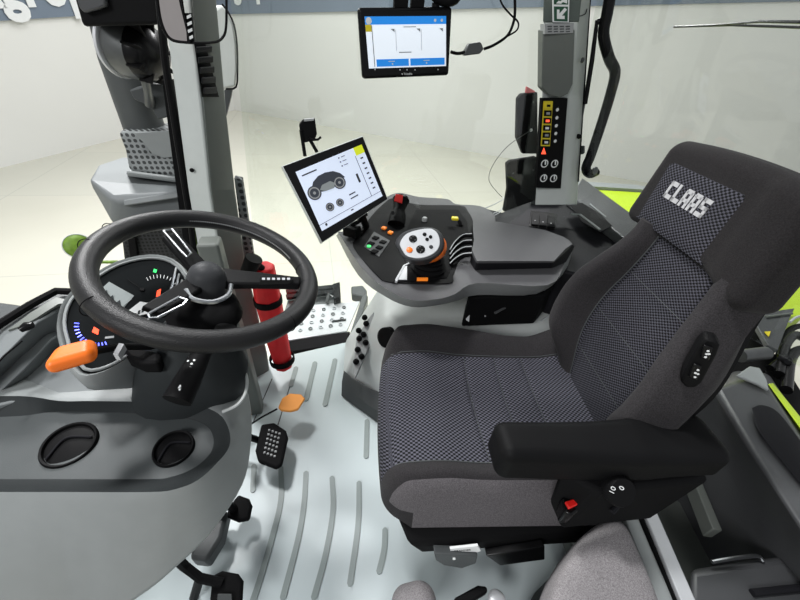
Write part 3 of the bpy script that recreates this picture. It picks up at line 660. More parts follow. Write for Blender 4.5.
# ================================================================== dashboard
root = thing('dashboard', 'grey moulded dashboard console with round vents at lower left', 'dashboard', Z(120, 470, 0)+V((0, 0, .0)))
DZ = .72
# recessed panel outline (px), border, silhouette
inner = [(-40, 418), (20, 416), (52, 412), (90, 412), (150, 414), (185, 418), (205, 425), (213, 436), (212, 450), (202, 462), (188, 471), (170, 477), (150, 479), (60, 479), (-40, 479)]
outer = [(-60, 398), (20, 396), (60, 401), (90, 401), (150, 402), (195, 405), (219, 414), (229, 430), (229, 447), (217, 463), (198, 480), (176, 489), (150, 492), (60, 492), (-60, 492)]
sil = [((-60, 370), .70), ((20, 372), .70), ((60, 382), .70), ((110, 384), .70), ((160, 382), .70), ((205, 382), .70), ((242, 382), .68), ((252, 410), .66), ((251, 450), .63), ((243, 485), .60), ((214, 530), .56), ((182, 562), .53), ((140, 596), .50), ((60, 640), .47), ((-60, 660), .46)]
low = [V((p.x*1, p.y, .10)) for p in [Z(x, y, z) for (x, y), z in sil]]
R_in = spline([Z(x, y, DZ-.028) for x, y in inner], 0, 4)[0]; R_mid = spline([Z(x, y, DZ) for x, y in outer], 0, 4)[0]; R_sil = spline([Z(x, y, z) for (x, y), z in sil], 0, 4)[0]
cc = sum(R_sil, V((0, 0, 0)))/len(R_sil)
low = [cc+(V((p.x, p.y, 0))-V((cc.x, cc.y, 0)))*.8+V((-.34, -.02, .15-cc.z)) for p in R_sil]
mid2 = [p.lerp(q_, .25) for p, q_ in zip(R_sil, low)]
db = MB().loft([low, mid2, R_sil, [a_.lerp(b_, .12)+V((0, 0, .004)) for a_, b_ in zip(R_mid, R_sil)], R_mid], 0, cap=False)
db.add(low, [tuple(range(len(low)))])
body = db.build('console_body', 'dash', root, bevel=.008)
rp = MB().loft([R_mid, [a_.lerp(b_, .9)-V((0, 0, .002)) for a_, b_ in zip(R_mid, R_in)], R_in], 1, cap=False); rp.add(R_in, [tuple(range(len(R_in)))], 0)
rp.build('recessed_panel', ['recess', 'slope'], root)
for (cx, cy, r_) in ((70, 445, .042), (174, 449, .0335)):
    c = Z(cx, cy, DZ-.026); n = V((.05, -.12, 1)).normalized()
    ou = MB().lathe([(r_, -.01), (r_*1.02, .003), (r_*.97, .007), (r_*.9, .006), (r_*.87, .0)], c, n, 40, cap=False).build('air_vent', 'blk', root)
    MB().lathe([(r_*.88, -.004), (r_*.85, .001), (r_*.5, .004), (.0005, .006)], c, n, 40).build('vent_disc', 'blk', ou)
    d1 = V((.82, .57, 0)); sd = n.cross(d1)
    a0 = c+d1*r_*.75-sd*r_*.25+n*.005; b0 = c-d1*r_*.8-sd*r_*.15+n*.004; mc = c+sd*r_*.28+n*.008
    MB().tube([b0, mc, a0], .0022, 8, smooth=8).build('vent_flap', 'trimd', ou)
# upper dash surface running to the windshield
def srf(rows, name, m_, par, th=.03, bev=.0, nrm=V((0, 0, -1))):
    n = len(rows[0]); mb_ = MB(); T = [[Z(x, y, z) for x, y, z in r] for r in rows]
    k = len(rows)
    mb_.slab(k-1, n-1, lambda u, v: T[round(u*(k-1))][round(v*(n-1))], lambda u, v: T[round(u*(k-1))][round(v*(n-1))]+nrm*th)
    return mb_.build(name, m_, par, bevel=bev)
srf([[(-60, 378, .74), (0, 322, .80), (30, 303, .81), (58, 291, .81), (80, 293, .80)],
     [(-40, 396, .745), (10, 350, .80), (38, 322, .81), (62, 308, .80), (80, 305, .80)],
     [(-38, 408, .69), (16, 372, .705), (44, 348, .72), (64, 334, .735), (82, 326, .75)],
     [(-30, 412, .71), (22, 399, .715), (60, 396, .715), (90, 394, .71), (110, 388, .71)]], 'upper_shelf', 'dashm', root, .05, .004)
srf([[(8, 330, .806), (30, 313, .817), (56, 297, .817), (64, 299, .813)], [(24, 325, .809), (36, 318, .815), (58, 304, .815), (66, 303, .812)]], 'inset_strip', 'pild', root, .004)
MB().tube([Z(-60, 368, .78), Z(0, 324, .812), Z(30, 305, .82), (Z(56, 291, .82)), Z(82, 292, .81)], [.008]*5, 8).build('windshield_seal', 'rub', root)
tg = MB().tube([Z(20, 330, .82), Z(27, 326, .823), Z(33, 325, .823)], [.006, .009, .006], 10); tg.build('sensor_knob', 'gloss', root)
MB().tube([Z(-10, 372, .80), Z(4, 356, .806), Z(22, 341, .81)], .0018, 6).build('wire_edge', 'rub', root)
# groove and slot at lower left
def onface(px, py, z): return Z(px, py, z)
MB().tube([Z(-6, 512, .675), Z(0, 520, .665), Z(18, 550, .625)], .0035, 6).build('slot_line', 'rub', root)
MB().prism([Z(-10, 543, .64), Z(2, 541, .642), Z(6, 550, .632), (Z(-10, 556, .625))], V((0, 0, -.004))).build('latch', 'wht', root, bevel=.001)
# light surround ring at the column foot
MB().tube([Z(243, 366, .745), Z(247, 380, .745), Z(245, 394, .745), Z(237, 405, .745), Z(222, 412, .745)], .003, 8, smooth=4).build('column_collar', 'lite', root)
# brackets of grey box behind hub
tag(MB().rbox(Y(212, 252, .42)+V((0, 0, -.365)), (V((1, 0, 0)), V((0, 1, 0)), V((0, 0, 1))), (.03, .03, .405), .01, 3).build('junction_box', 'pild'), 'small grey box behind the steering wheel hub', 'box')
# left windshield ledge (outside hood top)
tag(MB().prism([Z(-120, 300, .60), Z(-10, 300, .60), Z(26, 305, .60), Z(60, 330, .60), Z(-60, 420, .60)], (0, 0, -.06)).build('outer_ledge', 'dashd', bevel=.01), 'dark grey ledge outside the windshield at far left', 'ledge')

# ================================================================== pedals
root = thing('orange_pedal', 'orange leaf-shaped pedal pad on a thin black rod above the floor', 'pedal', Z(290, 402, 0))
po = [Z(278, 407, .16), Z(282, 398, .16), Z(290, 393, .16), Z(301, 394, .165), Z(305, 398, .165), Z(298, 409, .16), Z(290, 411, .158), Z(281, 410, .158)]
MB().prism(po, (0, 0, -.012)).build('pad', 'orl', root, bevel=.004)
MB().tube([Z(277, 409, .155), Z(262, 417, .12), Z(251, 424, .10), Z(240, 430, .08)], .0035, 8).build('rod', 'blk', root)
MB().prism([Z(236, 425, 0), Z(244, 425, 0), Z(244, 432, 0), Z(236, 432, 0)], (0, 0, .1)).build('pivot', 'blk', root, bevel=.003)
def studpedal(label, pts, z, arm, studs=True, name='pedal'):
    c = Z(sum(p[0] for p in pts)/len(pts), sum(p[1] for p in pts)/len(pts), 0); r_ = thing(name, label, 'pedal', c)
    MB().prism([Z(x, y, z) for x, y in pts], (0, 0, -.02)).build('pad', 'rub', r_, bevel=.008, bseg=3)
    if arm:
        MB().tube([Z(x, y, zz) for x, y, zz in arm], .012, 8).build('arm', 'blk', r_); e_ = Z(*arm[1]); MB().tube([e_, V((e_.x-.05, e_.y, .001))], .012, 8).build('pivot_post', 'blk', r_)
    return r_
r_ = studpedal('black brake pedal with silver studs beside the dashboard', [(261, 424), (274, 422), (286, 430), (288, 437), (282, 464), (276, 468), (258, 461), (255, 450)], .12, [(258, 440, .10), (246, 436, .16), (235, 440, .22)], name='brake_pedal')
q = Quad(Z(268, 427, .121), Z(282, 432, .121), Z(276, 460, .121), Z(262, 455, .121))
if q.n.z < 0: q.n = -q.n
for i in range(4):
    for j in range(6):
        mb = MB(); q.disc(mb, .14+i*.24, .1+j*.16, .0058, 0, .004, n=4, r2=.004); mb.build('stud', 'gry', r_)
studpedal('small black pedal peeking out under the dashboard edge', [(228, 507), (238, 494), (249, 498), (252, 505), (249, 519), (238, 521), (226, 516)], .10, [(235, 510, .09), (222, 500, .2)], name='clutch_pedal')
r_ = studpedal('large black pedal with arm at the bottom edge under the dashboard', [(212, 575), (222, 570), (238, 573), (243, 580), (241, 612), (208, 612)], .12, [(222, 583, .12), (200, 578, .14), (184, 566, .18), (170, 552, .3)], name='foot_pedal')
MB().prism([Z(218, 594, .125), Z(232, 594, .125), Z(233, 610, .125), Z(217, 610, .125)], (0, 0, .005)).build('pad_ridge', 'dashd', r_, bevel=.002)
tag(MB().prism([Z(205, 520, .05), Z(232, 518, .05), Z(226, 545, .05), Z(212, 568, .05), Z(195, 566, .05)], (0, 0, .06)).build('pedal_bracket', 'dashd', bevel=.01), 'dark grey bracket between the pedals under the dashboard', 'bracket')

# ================================================================== wheel arch moulding beside the seat
root = thing('side_moulding', 'light grey moulding between floor and armrest console, with socket panel', 'moulding', (.2, .55, 0))
y1, y0 = .78, .40
A0 = Z(345, 343, 0); B0 = Z(342, 396, 0)
A1 = Y(377, 290, y1); B1 = Y(388, 318, .40)
far = 1.0
MB().loft([[A0, B0, V((.10, .29, 0)), V((far, .25, 0)), V((far, .80, 0))],
           [Z(347, 338, .05), Z(343, 378, .06), V((.09, .30, .1)), V((far, .25, .1)), V((far, .80, .1))],
           [A1+V((-.05, 0, -.1)), Z(356, 345, .2), V((.10, .33, .24)), V((far, .25, .24)), V((far, .80, .24))],
           [A1, Z(378, 318, .33), V((.14, .40, .35)), V((far, .30, .35)), V((far, .80, .35))],
           [A1+V((.03, -.02, .03)), Z(390, 314, .36), V((.18, .44, .38)), V((far, .36, .38)), V((far, .78, .38))]]).build('moulding_shell', 'lite', root, bevel=.012, bseg=3)
srf([[(344, 371, .09), (352, 378, .10), (372, 390, .11), (392, 396, .11)], [(342, 382, .06), (350, 390, .07), (368, 405, .07), (392, 420, .07)], [(341.5, 396, .006), (349, 402, .006), (366, 414, .006), (392, 434, .006)]], 'kick_band', 'dashd', root, .01, .003, V((0, .5, -.1)))
q = Quad(Z(371, 313, .24), Z(374, 313, .24), Z(356, 379, .13), Z(353, 352, .15))
pp = [Z(x, y, z) for x, y, z in ((369, 318, .262), (373.5, 313, .27), (371, 340, .22), (355, 377, .13), (353, 372, .13), (356, 338, .20))]
cn = (pp[1]-pp[5]).cross(pp[3]-pp[5]).normalized(); cn = -cn if cn.dot(CAM-pp[0]) < 0 else cn
pn = MB().prism([PL(x, y, Z(362, 345, .20)+cn*.045, cn) for x, y in ((368, 319), (373.5, 312), (371, 342), (355, 378), (353, 372), (356, 338))], -cn*.012).build('socket_panel', 'gry', root, bevel=.002)
for (x, y) in ((365, 318), (366.5, 324), (359, 331), (364, 335), (359.5, 339), (366, 343), (358, 350), (362, 357), (356.5, 362)):
    c = PL(x, y, Z(362, 345, .20)+cn*.046, cn); MB().lathe([(.0125, 0), (.013, .008), (.007, .011), (.006, .02)], c, cn, 14).build('socket', 'rub', pn)
MB().lathe([(.042, -.03), (.045, .0), (.040, .005), (.028, .007)], Z(386, 338, .32), V((-.6, -.5, .3)), 24).build('round_cap', 'blk', root)

# ================================================================== armrest console
AZ = .69
root = thing('control_armrest', 'grey armrest console with joystick and black control tray right of the seat', 'armrest', Z(450, 280, .38))
oc = [(338, 232), (352, 228), (378, 203), (397, 193), (420, 197), (447, 199), (456, 204), (480, 206), (494, 214), (500, 225), (548, 232), (572, 243), (565, 262), (548, 285), (478, 283), (455, 294), (438, 299), (412, 300), (388, 290), (362, 268)]
ol = [(336, 235), (352, 236), (380, 220), (397, 210), (420, 208), (447, 206), (456, 211), (480, 213), (494, 222), (500, 232), (548, 240), (566, 262), (562, 275), (536, 294), (478, 295), (456, 301), (438, 305), (412, 307), (386, 297), (358, 275)]
def closed(P, k=4): return spline(list(P)+[P[0]], 0, k)[0][:-1]
Rt = closed([Z(x, y, AZ) for x, y in oc]); Rl = closed([Z(x, y, AZ-.075) for x, y in ol])
Rm = [p.lerp(q_, .5)+V((0, -.004, 0)) for p, q_ in zip(Rt, Rl)]
cs_ = MB().loft([Rl, Rm, [p*.9+q_*.1 for p, q_ in zip(Rt, Rm)], Rt], 0, cap=False); cs_.add(Rt, [tuple(range(len(Rt)))], 1); cs_.add(Rl, [tuple(range(len(Rl)))], 0); cs_.build('console_shell', ['consl', 'padg'], root, bevel=.004)
tray = [(353, 243), (371, 217), (385, 203), (394, 199), (418, 205), (460, 206), (468, 212), (473, 222), (474, 233), (476, 252), (460, 260), (453, 276), (448, 284), (392, 283), (376, 275), (355, 250)]
MB().prism(closed([Z(x, y, AZ+.001) for x, y in tray]), (0, 0, .003)).build('tray', 'blk', root, bevel=.001)
tr2 = [(392, 283), (396, 276), (405, 262), (402, 240), (416, 210), (458, 210), (467, 222), (470, 250), (454, 262), (447, 278)]
MB().prism([Z(x, y, AZ+.0045) for x, y in tr2], (0, 0, .002)).build('tray_floor', 'rub', root)
# padded rest
oc2 = [(474, 221), (500, 223), (545, 232), (566, 239), (575, 246), (566, 262), (552, 268), (475, 270), (470, 262), (476, 252), (474, 235)]
P1 = [Z(x, y, AZ+.004) for x, y in oc2]; P2 = [Z(x, y, AZ+.05) for x, y in ((473, 219), (500, 222), (545, 230), (564, 237), (572, 244), (565, 249), (554, 261), (477, 261), (472, 250), (474, 240), (473, 230))]
ap_ = MB().loft([P1, [p.lerp(q_, .75) for p, q_ in zip(P1, P2)]], 1, cap=False); ap_.loft([[p.lerp(q_, .75) for p, q_ in zip(P1, P2)], P2], 0, cap=False); ap_.add(P2, [tuple(range(len(P2)))], 0); ap_.add(P1, [tuple(range(len(P1)))], 1)
ap_.build('arm_pad', ['padg', 'trimd'], root, bevel=.006, bseg=3)
# joystick
JC = Z(428, 268, AZ+.01)
bl = MB().lathe([(.058, 0), (.06, .008), (.049, .013), (.055, .022), (.045, .028), (.05, .038), (.040, .044), (.044, .054), (.03, .06)], JC, (0, 0, 1), 28); jb = bl.build('joystick', 'rub', root)
GN = V((-.15, -.5, .85)).normalized(); GO = Z(420, 245, AZ+.125)
def G(px, py, h=0): return PL(px, py, GO+GN*h, GN)
gp = [(398, 250), (395, 243), (400, 235), (409, 230), (424, 227), (436, 229), (443, 236), (444, 246), (440, 254), (430, 260), (415, 262), (403, 258)]
def gr(f, h, dx=0, dy=0):
    P = [G(x+dx, y+dy, h) for x, y in gp]; P, _ = spline(P+[P[0]], 0, 3); P = P[:-1]; c_ = sum(P, V((0, 0, 0)))/len(P); return [c_+(p-c_)*f for p in P]
MB().loft([gr(.55, -.05, 3, 8), gr(.9, -.035, 2, 5), gr(.97, -.02, 1, 2), gr(1.0, -.006), gr(.96, .002), gr(.9, .005)]).build('grip', 'hub', jb)
MB().loft([gr(.5, -.055, 8, 7), gr(.75, -.04, 7, 6), gr(.86, -.028, 6, 4), gr(.85, -.012, 4, 2)]).build('orange_band', 'org', jb)
top_ = [(403, 250), (401, 244), (406, 236), (415, 232), (427, 230), (434, 232), (438, 238), (438, 247), (432, 254), (420, 258), (408, 256)]
pt = [G(420+(x-420)*1.06, 245+(y-245)*1.06, .003) for x, y in top_]; pt, _ = spline(pt+[pt[0]], 0, 4); pt = pt[:-1]; MB().loft([pt, [p+GN*.004 for p in pt]]).build('grip_face', 'silver', jb, bevel=.0015)
for (x, y, r_, mk) in ((413, 239, .0125, 'blk'), (420.5, 249.5, .0135, 'blk'), (409.5, 250, .0095, 'org'), (424.5, 234.5, .006, 'blk'), (430.5, 237, .0055, 'blk'), (427, 239.5, .0055, 'blk'), (431, 247, .006, 'hub')):
    MB().lathe([(r_, 0), (r_, .002), (r_*.8, .0035)], G(x, y, .007), GN, 20).build('button', mk, jb)
mb = MB()
for (x, y) in ((411, 238), (415, 240), (413, 236), (413, 242), (418, 248), (422, 250), (420, 246.5), (420.5, 252)): mb.lathe([(.0012, 0), (.0012, .0006)], G(x, y, .0106), GN, 6)
mb.build('button_marks', 'gry', jb)
MB().prism([Z(417, 277.5, AZ+.012), Z(428, 277.5, AZ+.012), Z(428, 279, AZ+.012), Z(417, 279, AZ+.012)], (0, 0, -.008)).build('base_mark', 'oled', jb)
# mini joystick with red top
c0, c1 = Z(396, 225, AZ+.006), Z(401, 200, AZ+.075)
mb = MB().tube([c0, c0.lerp(c1, .35), c0.lerp(c1, .6), c1], [.036, .034, .024, .034], 18); mj = mb.build('mini_lever', 'blk', root)
dd = (c1-c0).normalized(); MB().lathe([(.036, -.002), (.033, .008), (.02, .013)], c1, dd, 20).build('lever_cap', 'gloss', mj)
rn_ = V((-.1, -.62, .78)).normalized()
MB().prism([PL(x, y, c1+rn_*.030, rn_) for x, y in ((395.5, 194.5), (403, 196), (402, 204), (394, 201.5))], rn_*.006).build('red_button', 'redp', mj, bevel=.001)
for (x, y) in ((393, 213), (399, 211)): MB().lathe([(.007, 0), (.007, .004)], Z(x, y, AZ+.055), V((-.3, -.8, .4)), 12).build('side_button', 'hub', mj)
# amber buttons, button field
for (x, y) in ((384, 228), (390.5, 232.5)):
    c = Z(x, y, AZ+.009); MB().rbox(c, (V((.75, -.66, 0)), V((.66, .75, 0)), V((0, 0, 1))), (.009, .009, .004), .002, 2).build('amber_button', 'oled', root)
MB().prism([Z(x, y, AZ+.0045) for x, y in ((374, 232), (390, 241), (379, 257), (364, 247))], (0, 0, .002)).build('button_field', 'trim', root)
for (x, y) in ((375.5, 238), (383, 242), (371, 243.5), (379.5, 247.5), (374.5, 251.5)):
    MB().rbox(Z(x, y, AZ+.008), (V((.75, -.66, 0)), V((.66, .75, 0)), V((0, 0, 1))), (.011, .011, .003), .0015, 2).build('square_button', 'rub', root)
MB().lathe([(.008, 0), (.008, .003)], Z(369, 246.5, AZ+.007), (0, 0, 1), 16).build('green_light', 'gled', root)
MB().lathe([(.006, 0), (.005, .003)], Z(441.5, 253, AZ+.03), (0, -.5, 1), 14).build('green_light', 'gled', root)
MB().lathe([(.011, 0), (.0115, .012), (.009, .016)], Z(424.5, 221, AZ+.006), (0, 0, 1), 20).build('round_knob', 'gry', root)
kb = MB().tube([Z(461, 226, AZ+.006), Z(459, 221, AZ+.02)], [.009, .008], 12).build('yellow_switch', 'blk', root)
MB().rbox(Z(455, 218.5, AZ+.035), (V((.9, -.2, 0)), V((.2, .9, 0)), V((0, 0, 1))), (.014, .011, .006), .004, 3).build('switch_cap', 'yel', kb)
# finger levers with silver outlines
for k in range(4):
    a_ = [(472, 235+k*6.4), (463, 236+k*6.4), (455, 243+k*5.6), (450, 251+k*4.6)]
    lvv = MB().tube([Z(x, y, AZ+.035-i*.008) for i, (x, y) in enumerate(a_)], [.009, .009, .008, .004], 10, smooth=3).build('finger_lever', 'blk', root)
    MB().tube([Z(x, y-1.4, AZ+.0455-i*.0085) for i, (x, y) in enumerate(a_)], .0017, 6, smooth=3).build('silver_edge', 'silver', lvv)
MB().tube([Z(396, 282, AZ+.009), Z(404, 266, AZ+.009), Z(412, 262, AZ+.009)], .004, 8).build('tray_edge', 'silver', root)
MB().prism([Z(x, y, AZ+.008) for x, y in ((395, 280), (402, 268), (407, 266), (407, 280))], (0, 0, .002)).build('tray_insert', 'silver', root)
# supports below the console
root2 = thing('console_support', 'black linkage and bracket below the armrest console beside the seat', 'bracket', (.5, .36, .30))
MB().prism([Z(468, 297, .56), Z(545, 295, .56), Z(562, 275, .56), Z(575, 262, .56), Z(575, 240, .56), Z(480, 240, .56)], (0, 0, -.15)).build('gap_block', 'rub', root2, bevel=.01)  # black block stands in for the dark gap under the console
MB().prism([Z(466, 301, .52), Z(471, 300, .52), Z(469, 322, .45), Z(466, 320, .45)], (.01, .02, 0)).build('light_strut', 'silver', root2)
for (a_, b_) in (((494, 304), (510, 306)), ((495, 313), (512, 304))): MB().tube([Z(*a_, .50), Z(*b_, .50)], .005, 6).build('link_rod', 'trim', root2)
MB().lathe([(.003, 0), (.003, .003)], Z(485, 316, .47), (0, -1, .6), 8).build('screw', 'silver', root2)
MB().tube([Z(541, 321, .45), Z(552, 313, .47)], .0025, 6).build('spring', 'chrome', root2)

# ================================================================== touchscreen terminal
tl, tr_, br, bl_ = Y(282, 166, .545), Y(363, 136, .575), Y(388, 199, .50), Y(322, 243, .47)
tl = Y(282, 166, .545)
tn = ((tr_-tl).cross(bl_-tl)).normalized(); tl, tr_, br, bl_ = [PL(x, y, tl, tn) for x, y in ((282, 166), (363, 136), (388, 199), (322, 243))]
q = Quad(tl, tr_, br, bl_); q.n = q.n if q.n.dot(CAM-tl) > 0 else -q.n
root = thing('touchscreen_terminal', 'tilted touchscreen terminal with gauge graphics above the armrest console', 'display', q.at(.6, 1, -.05))
cen = q.at(.5, .5)
mb = MB(); mb.loft([[q.at(.06, .06, -.03), q.at(.94, .06, -.03), q.at(.94, .94, -.03), q.at(.06, .94, -.03)], [q.at(-.02, 0, -.014), q.at(1.0, -.01, -.014), q.at(1.0, 1.0, -.014), q.at(-.03, 1.01, -.014)], [q.at(0, 0, -.001), q.at(1, 0, -.001), q.at(1, 1, -.001), q.at(0, 1, -.001)]]); mb.build('casing', 'pil', root, bevel=.002)
mb = MB(); q.rect(mb, .008, .008, .992, .992, -.0008, .001); mb.build('bezel', 'gloss', root)
c0, c1, c2, c3 = [PL(x, y, q.at(.5, .5), q.n) for x, y in ((295.5, 172), (361.5, 144.5), (382.5, 196), (322, 231))]
s = Quad(c0, c1, c2, c3); s.n = q.n
mb = MB(); s.rect(mb, 0, 0, 1, 1, .0012, .0016); sc = mb.build('screen', 'scr', root)
mb = MB(); s.rect(mb, .87, .0, 1, .14, .0018, .0022); mb.build('lime_tile', 'scry', sc)
def SP(px, py, h): return PL(px, py, s.at(.5, .5, h), s.n)
mb = MB(); o = [(311.5, 190), (313, 182), (318, 176), (325, 172.5), (333, 171), (340, 173), (345, 177), (340, 180), (336, 184), (334, 188), (326, 191), (320, 192)]
mb.prism([SP(x, y, .0017) for x, y in o], s.n*.0004); mb.build('speed_arc', 'dial', sc)
mb = MB(); mb.prism([SP(x, y, .0022) for x, y in ((320, 190), (322, 185), (330, 181), (335, 183), (334, 188), (326, 191))], s.n*.0003); mb.build('arc_centre', 'lcd', sc)
for (x, y, r_) in ((314.5, 193, .0215), (339.5, 182.5, .0195), (330, 207, .0135), (340, 202.5, .0125)):
    mb = MB().lathe([(r_, 0), (r_, .0004)], SP(x, y, .002), s.n, 28); dg_ = mb.build('gauge', 'dial', sc)
    mb = MB().lathe([(r_*.84, 0), (r_*.84, .0003), (r_*.66, .0003), (r_*.66, 0)], SP(x, y, .0026), s.n, 14, cap=False); mb.lathe([(r_*.22, 0), (r_*.22, .0003)], SP(x, y, .0026), s.n, 10); mb.build('gauge_scale', 'gry', dg_)
mb = MB(); s.rect(mb, .85, .14, .857, .9, .0018, .0021); s.rect(mb, 0, .895, 1, .902, .0018, .0021)
for i in range(7): s.rect(mb, .91, .2+i*.095, .95, .225+i*.095, .0018, .0021)
for i in range(3): s.rect(mb, .62, .05+i*.07, .64, .07+i*.07, .0018, .0021); s.rect(mb, .66, .055+i*.07, .72, .065+i*.07, .0018, .0021)
s.rect(mb, .76, .42, .79, .58, .0018, .0021); s.rect(mb, .56, .68, .66, .70, .0018, .0021); s.rect(mb, .56, .75, .68, .77, .0018, .0021); s.rect(mb, .06, .08, .28, .10, .0018, .0021); s.rect(mb, .08, .92, .11, .96, .0018, .0021); s.rect(mb, .5, .93, .54, .95, .0018, .0021)
mb.build('screen_lines', 'hub', sc)
MB().tube([q.at(.62, .9, -.04), Z(366, 226, .70), Z(358, 236, .69)], [.014, .014, .018], 12).build('mount_arm', 'blk', root)
MB().rbox(Z(352, 231, .72), (V((.8, -.6, 0)), V((.6, .8, 0)), V((0, 0, 1))), (.03, .02, .02), .006, 2).build('mount_block', 'blk', root)
MB().tube([Z(352, 225, .74), Z(358, 222, .76), Z(366, 214, .77)], .008, 8).build('cable', 'rub', root)
# phone holder behind the terminal
root = thing('phone_holder', 'small black phone holder clamped behind the touchscreen terminal', 'holder', Y(308, 155, .6))
MB().prism([Y(x, y, .60) for x, y in ((299, 125), (303, 120), (315, 119), (317, 134), (315, 140), (305, 143), (301, 138))], (0, .02, 0)).build('cradle', 'blk', root, bevel=.003)
MB().tube([Y(309, 137, .60), Y(313, 140, .59), Y(318, 139.5, .58), Y(321, 137, .58)], .0035, 8).build('hook', 'blk', root)
for a_, b_ in (((301, 130), (305, 156)), ((309, 138), (317, 152))): MB().tube([Y(*a_, .60), Y(*b_, .60)], .0055, 8).build('arm', 'blk', root)
MB().prism([Y(x, y, .598) for x, y in ((304, 119.5), (314, 118.5), (314, 120.5), (304, 121.5))], (0, .012, 0)).build('painted_shine', 'gry', root)  # pale strip painted as shine along the cradle's top edge

# ================================================================== hanging tablet
q = Quad(Y(356, 7, .75), Y(453, 6, .75), Y(451.5, 76, .74), Y(361, 79, .74)); q.n = q.n if q.n.dot(CAM-q.c[0]) > 0 else -q.n
root = thing('guidance_display', 'black tablet display with blue and white screen hanging at top centre', 'display', q.at(.5, 1, -.03))
ux = (q.c[1]-q.c[0]).normalized(); uy = (q.c[0]-q.c[3]).normalized()
MB().rbox(q.at(.5, .5, -.014), (ux, uy, q.n), ((q.c[1]-q.c[0]).length*.49, (q.c[0]-q.c[3]).length*.5, .014), .010, 3).build('casing', 'gloss', root)
s = Quad(*[PL(x, y, q.at(.5, .5, .001), q.n) for x, y in ((364.5, 16.5), (446, 16), (446, 66), (369, 68.5))]); s.n = q.n
mb = MB(); s.rect(mb, 0, 0, 1, 1, 0, .0006); sc = mb.build('screen', 'scr2', root)
mb = MB(); s.rect(mb, 0, .0, 1, .15, .0008, .0012); lab(mb.build('header_bar', 'blue', sc), 'blue header bar')
mb = MB(); s.rect(mb, .1, .82, .51, .97, .0008, .0012); s.rect(mb, .53, .82, .98, .97, .0008, .0012); lab(mb.build('buttons', 'blue', sc), 'blue buttons')
mb = MB(); s.rect(mb, .0, .15, .07, .28, .0008, .0012); mb.build('yellow_tile', 'yel', sc)
mb = MB(); s.rect(mb, .07, .16, .08, .97, .0008, .0012); s.rect(mb, .46, .19, .62, .205, .0008, .0012); s.rect(mb, .39, .68, .55, .70, .0008, .0012)
for u in (.35, .67, .96): mb.prism([s.at(u-.05, .23, .0008), s.at(u, .23, .0008), s.at(u, .30, .0008)], s.n*.0004)
for u in (.36, .68): s.rect(mb, u, .25, u+.004, .66, .0008, .0012)
mb.build('screen_lines', 'gry', sc)
mb = MB(); s.disc(mb, .045, .08, .009, .0013, .0017, n=16)
for u in (.86, .945): s.disc(mb, u, .08, .004, .0013, .0017, n=10)
s.rect(mb, .25, .86, .33, .875, .0013, .0017); s.rect(mb, .7, .86, .78, .875, .0013, .0017); s.disc(mb, .3, .92, .0025, .0013, .0017, n=8); s.disc(mb, .74, .92, .0025, .0013, .0017, n=8)
mb.build('icons', 'wht', sc)
mb = MB()
for x in (375, 400, 407, 415, 438): mb.lathe([(.0018, 0), (.0018, .0004)], PL(x, 69.8 if 376 < x < 430 else 69.5, q.at(.5, .5, .0004), q.n), q.n, 8)
mb.build('status_dots', 'wht', root)
o_ = PL(401.5, 75.2, q.at(.5, .5, .0004), q.n); text_mesh(MB(), '¤ Trimble', o_, ux, uy, .009, .0006).build('lettering', 'wht', root, flat=True)
MB().prism([V((Y(394, 9, .76).x, .76, 1.86)), V((Y(408, 9, .76).x, .76, 1.86)), Y(408, 9, .76), Y(394, 9, .76)], (0, .02, 0)).build('bracket', 'blk', root, bevel=.002)
MB().prism([V((Y(411, 9, .76).x, .76, 1.86)), V((Y(428, 9, .76).x, .76, 1.86)), Y(424, 9, .76), Y(411, 9, .76)], (0, .02, 0)).build('bracket', 'blk', root, bevel=.002)
MB().tube([Y(425, -18, .76), Y(438, -2, .76), Y(452, 0, .755), Y(458, -6, .755)], .016, 10, smooth=3).build('ball_arm', 'blk', root)
MB().lathe([(.012, 0), (.012, .03)], Y(436, 3, .77), (0, 0, -1), 12).build('knob', 'blk', root)
root = thing('display_cable', 'black cable with grey connector plugged into the tablet display side', 'cable', Y(475, 55, .76))
MB().tube([Y(451, 52, .755), Y(458, 53.5, .76), Y(466, 52, .76)], .0048, 8, smooth=3).build('plug_lead', 'rub', root)
MB().prism([Y(x, y, .755) for x, y in ((465, 51), (469, 44), (481, 42), (484, 49), (480, 54), (464, 56))], (0, .02, 0)).build('connector', 'steel', root, bevel=.003)
MB().tube([Y(484, 49, .76), Y(494, 45, .76), Y(507, 36, .765), Y(513, 24, .77), Y(515, 10, .77), Y(514, -20, .77)], .0045, 8, smooth=4).build('cord', 'rub', root)
MB().tube([Y(496, -20, .77), Y(501, 2, .77), Y(510, 14, .77), Y(518, 22, .77), Y(517, 30, .77), Y(508, 36, .77)], .0028, 8, smooth=4).build('thin_cord', 'rub', root)

# ================================================================== rear side trim with rocker switches
root = thing('side_trim', 'dark side trim shelf with small rocker switches beneath the rear pillar', 'trim', Z(540, 240, .4))
TZ = .66
MB().prism([Z(x, y, TZ-.03) for x, y in ((478, 206), (502, 212), (540, 190), (568, 178), (600, 200), (650, 225), (650, 290), (560, 270), (540, 250), (470, 235), (440, 212))], (0, 0, -.22)).build('shelf_body', 'trimd', root, bevel=.01)
MB().loft([[Z(x, y, TZ-.03) for x, y in ((530, 205), (566, 204), (572, 180), (528, 186))], [Z(x, y, TZ+.045) for x, y in ((536, 190), (562, 190), (572, 168), (540, 172))]]).build('pillar_foot', 'dashd', root, bevel=.004)
MB().loft([[Z(x, y, TZ-.03) for x, y in ((566, 206), (640, 262), (660, 235), (584, 182))], [Z(x, y, TZ+.02) for x, y in ((572, 196), (634, 246), (648, 226), (582, 178))]]).build('rear_ramp', 'trim', root, bevel=.006)
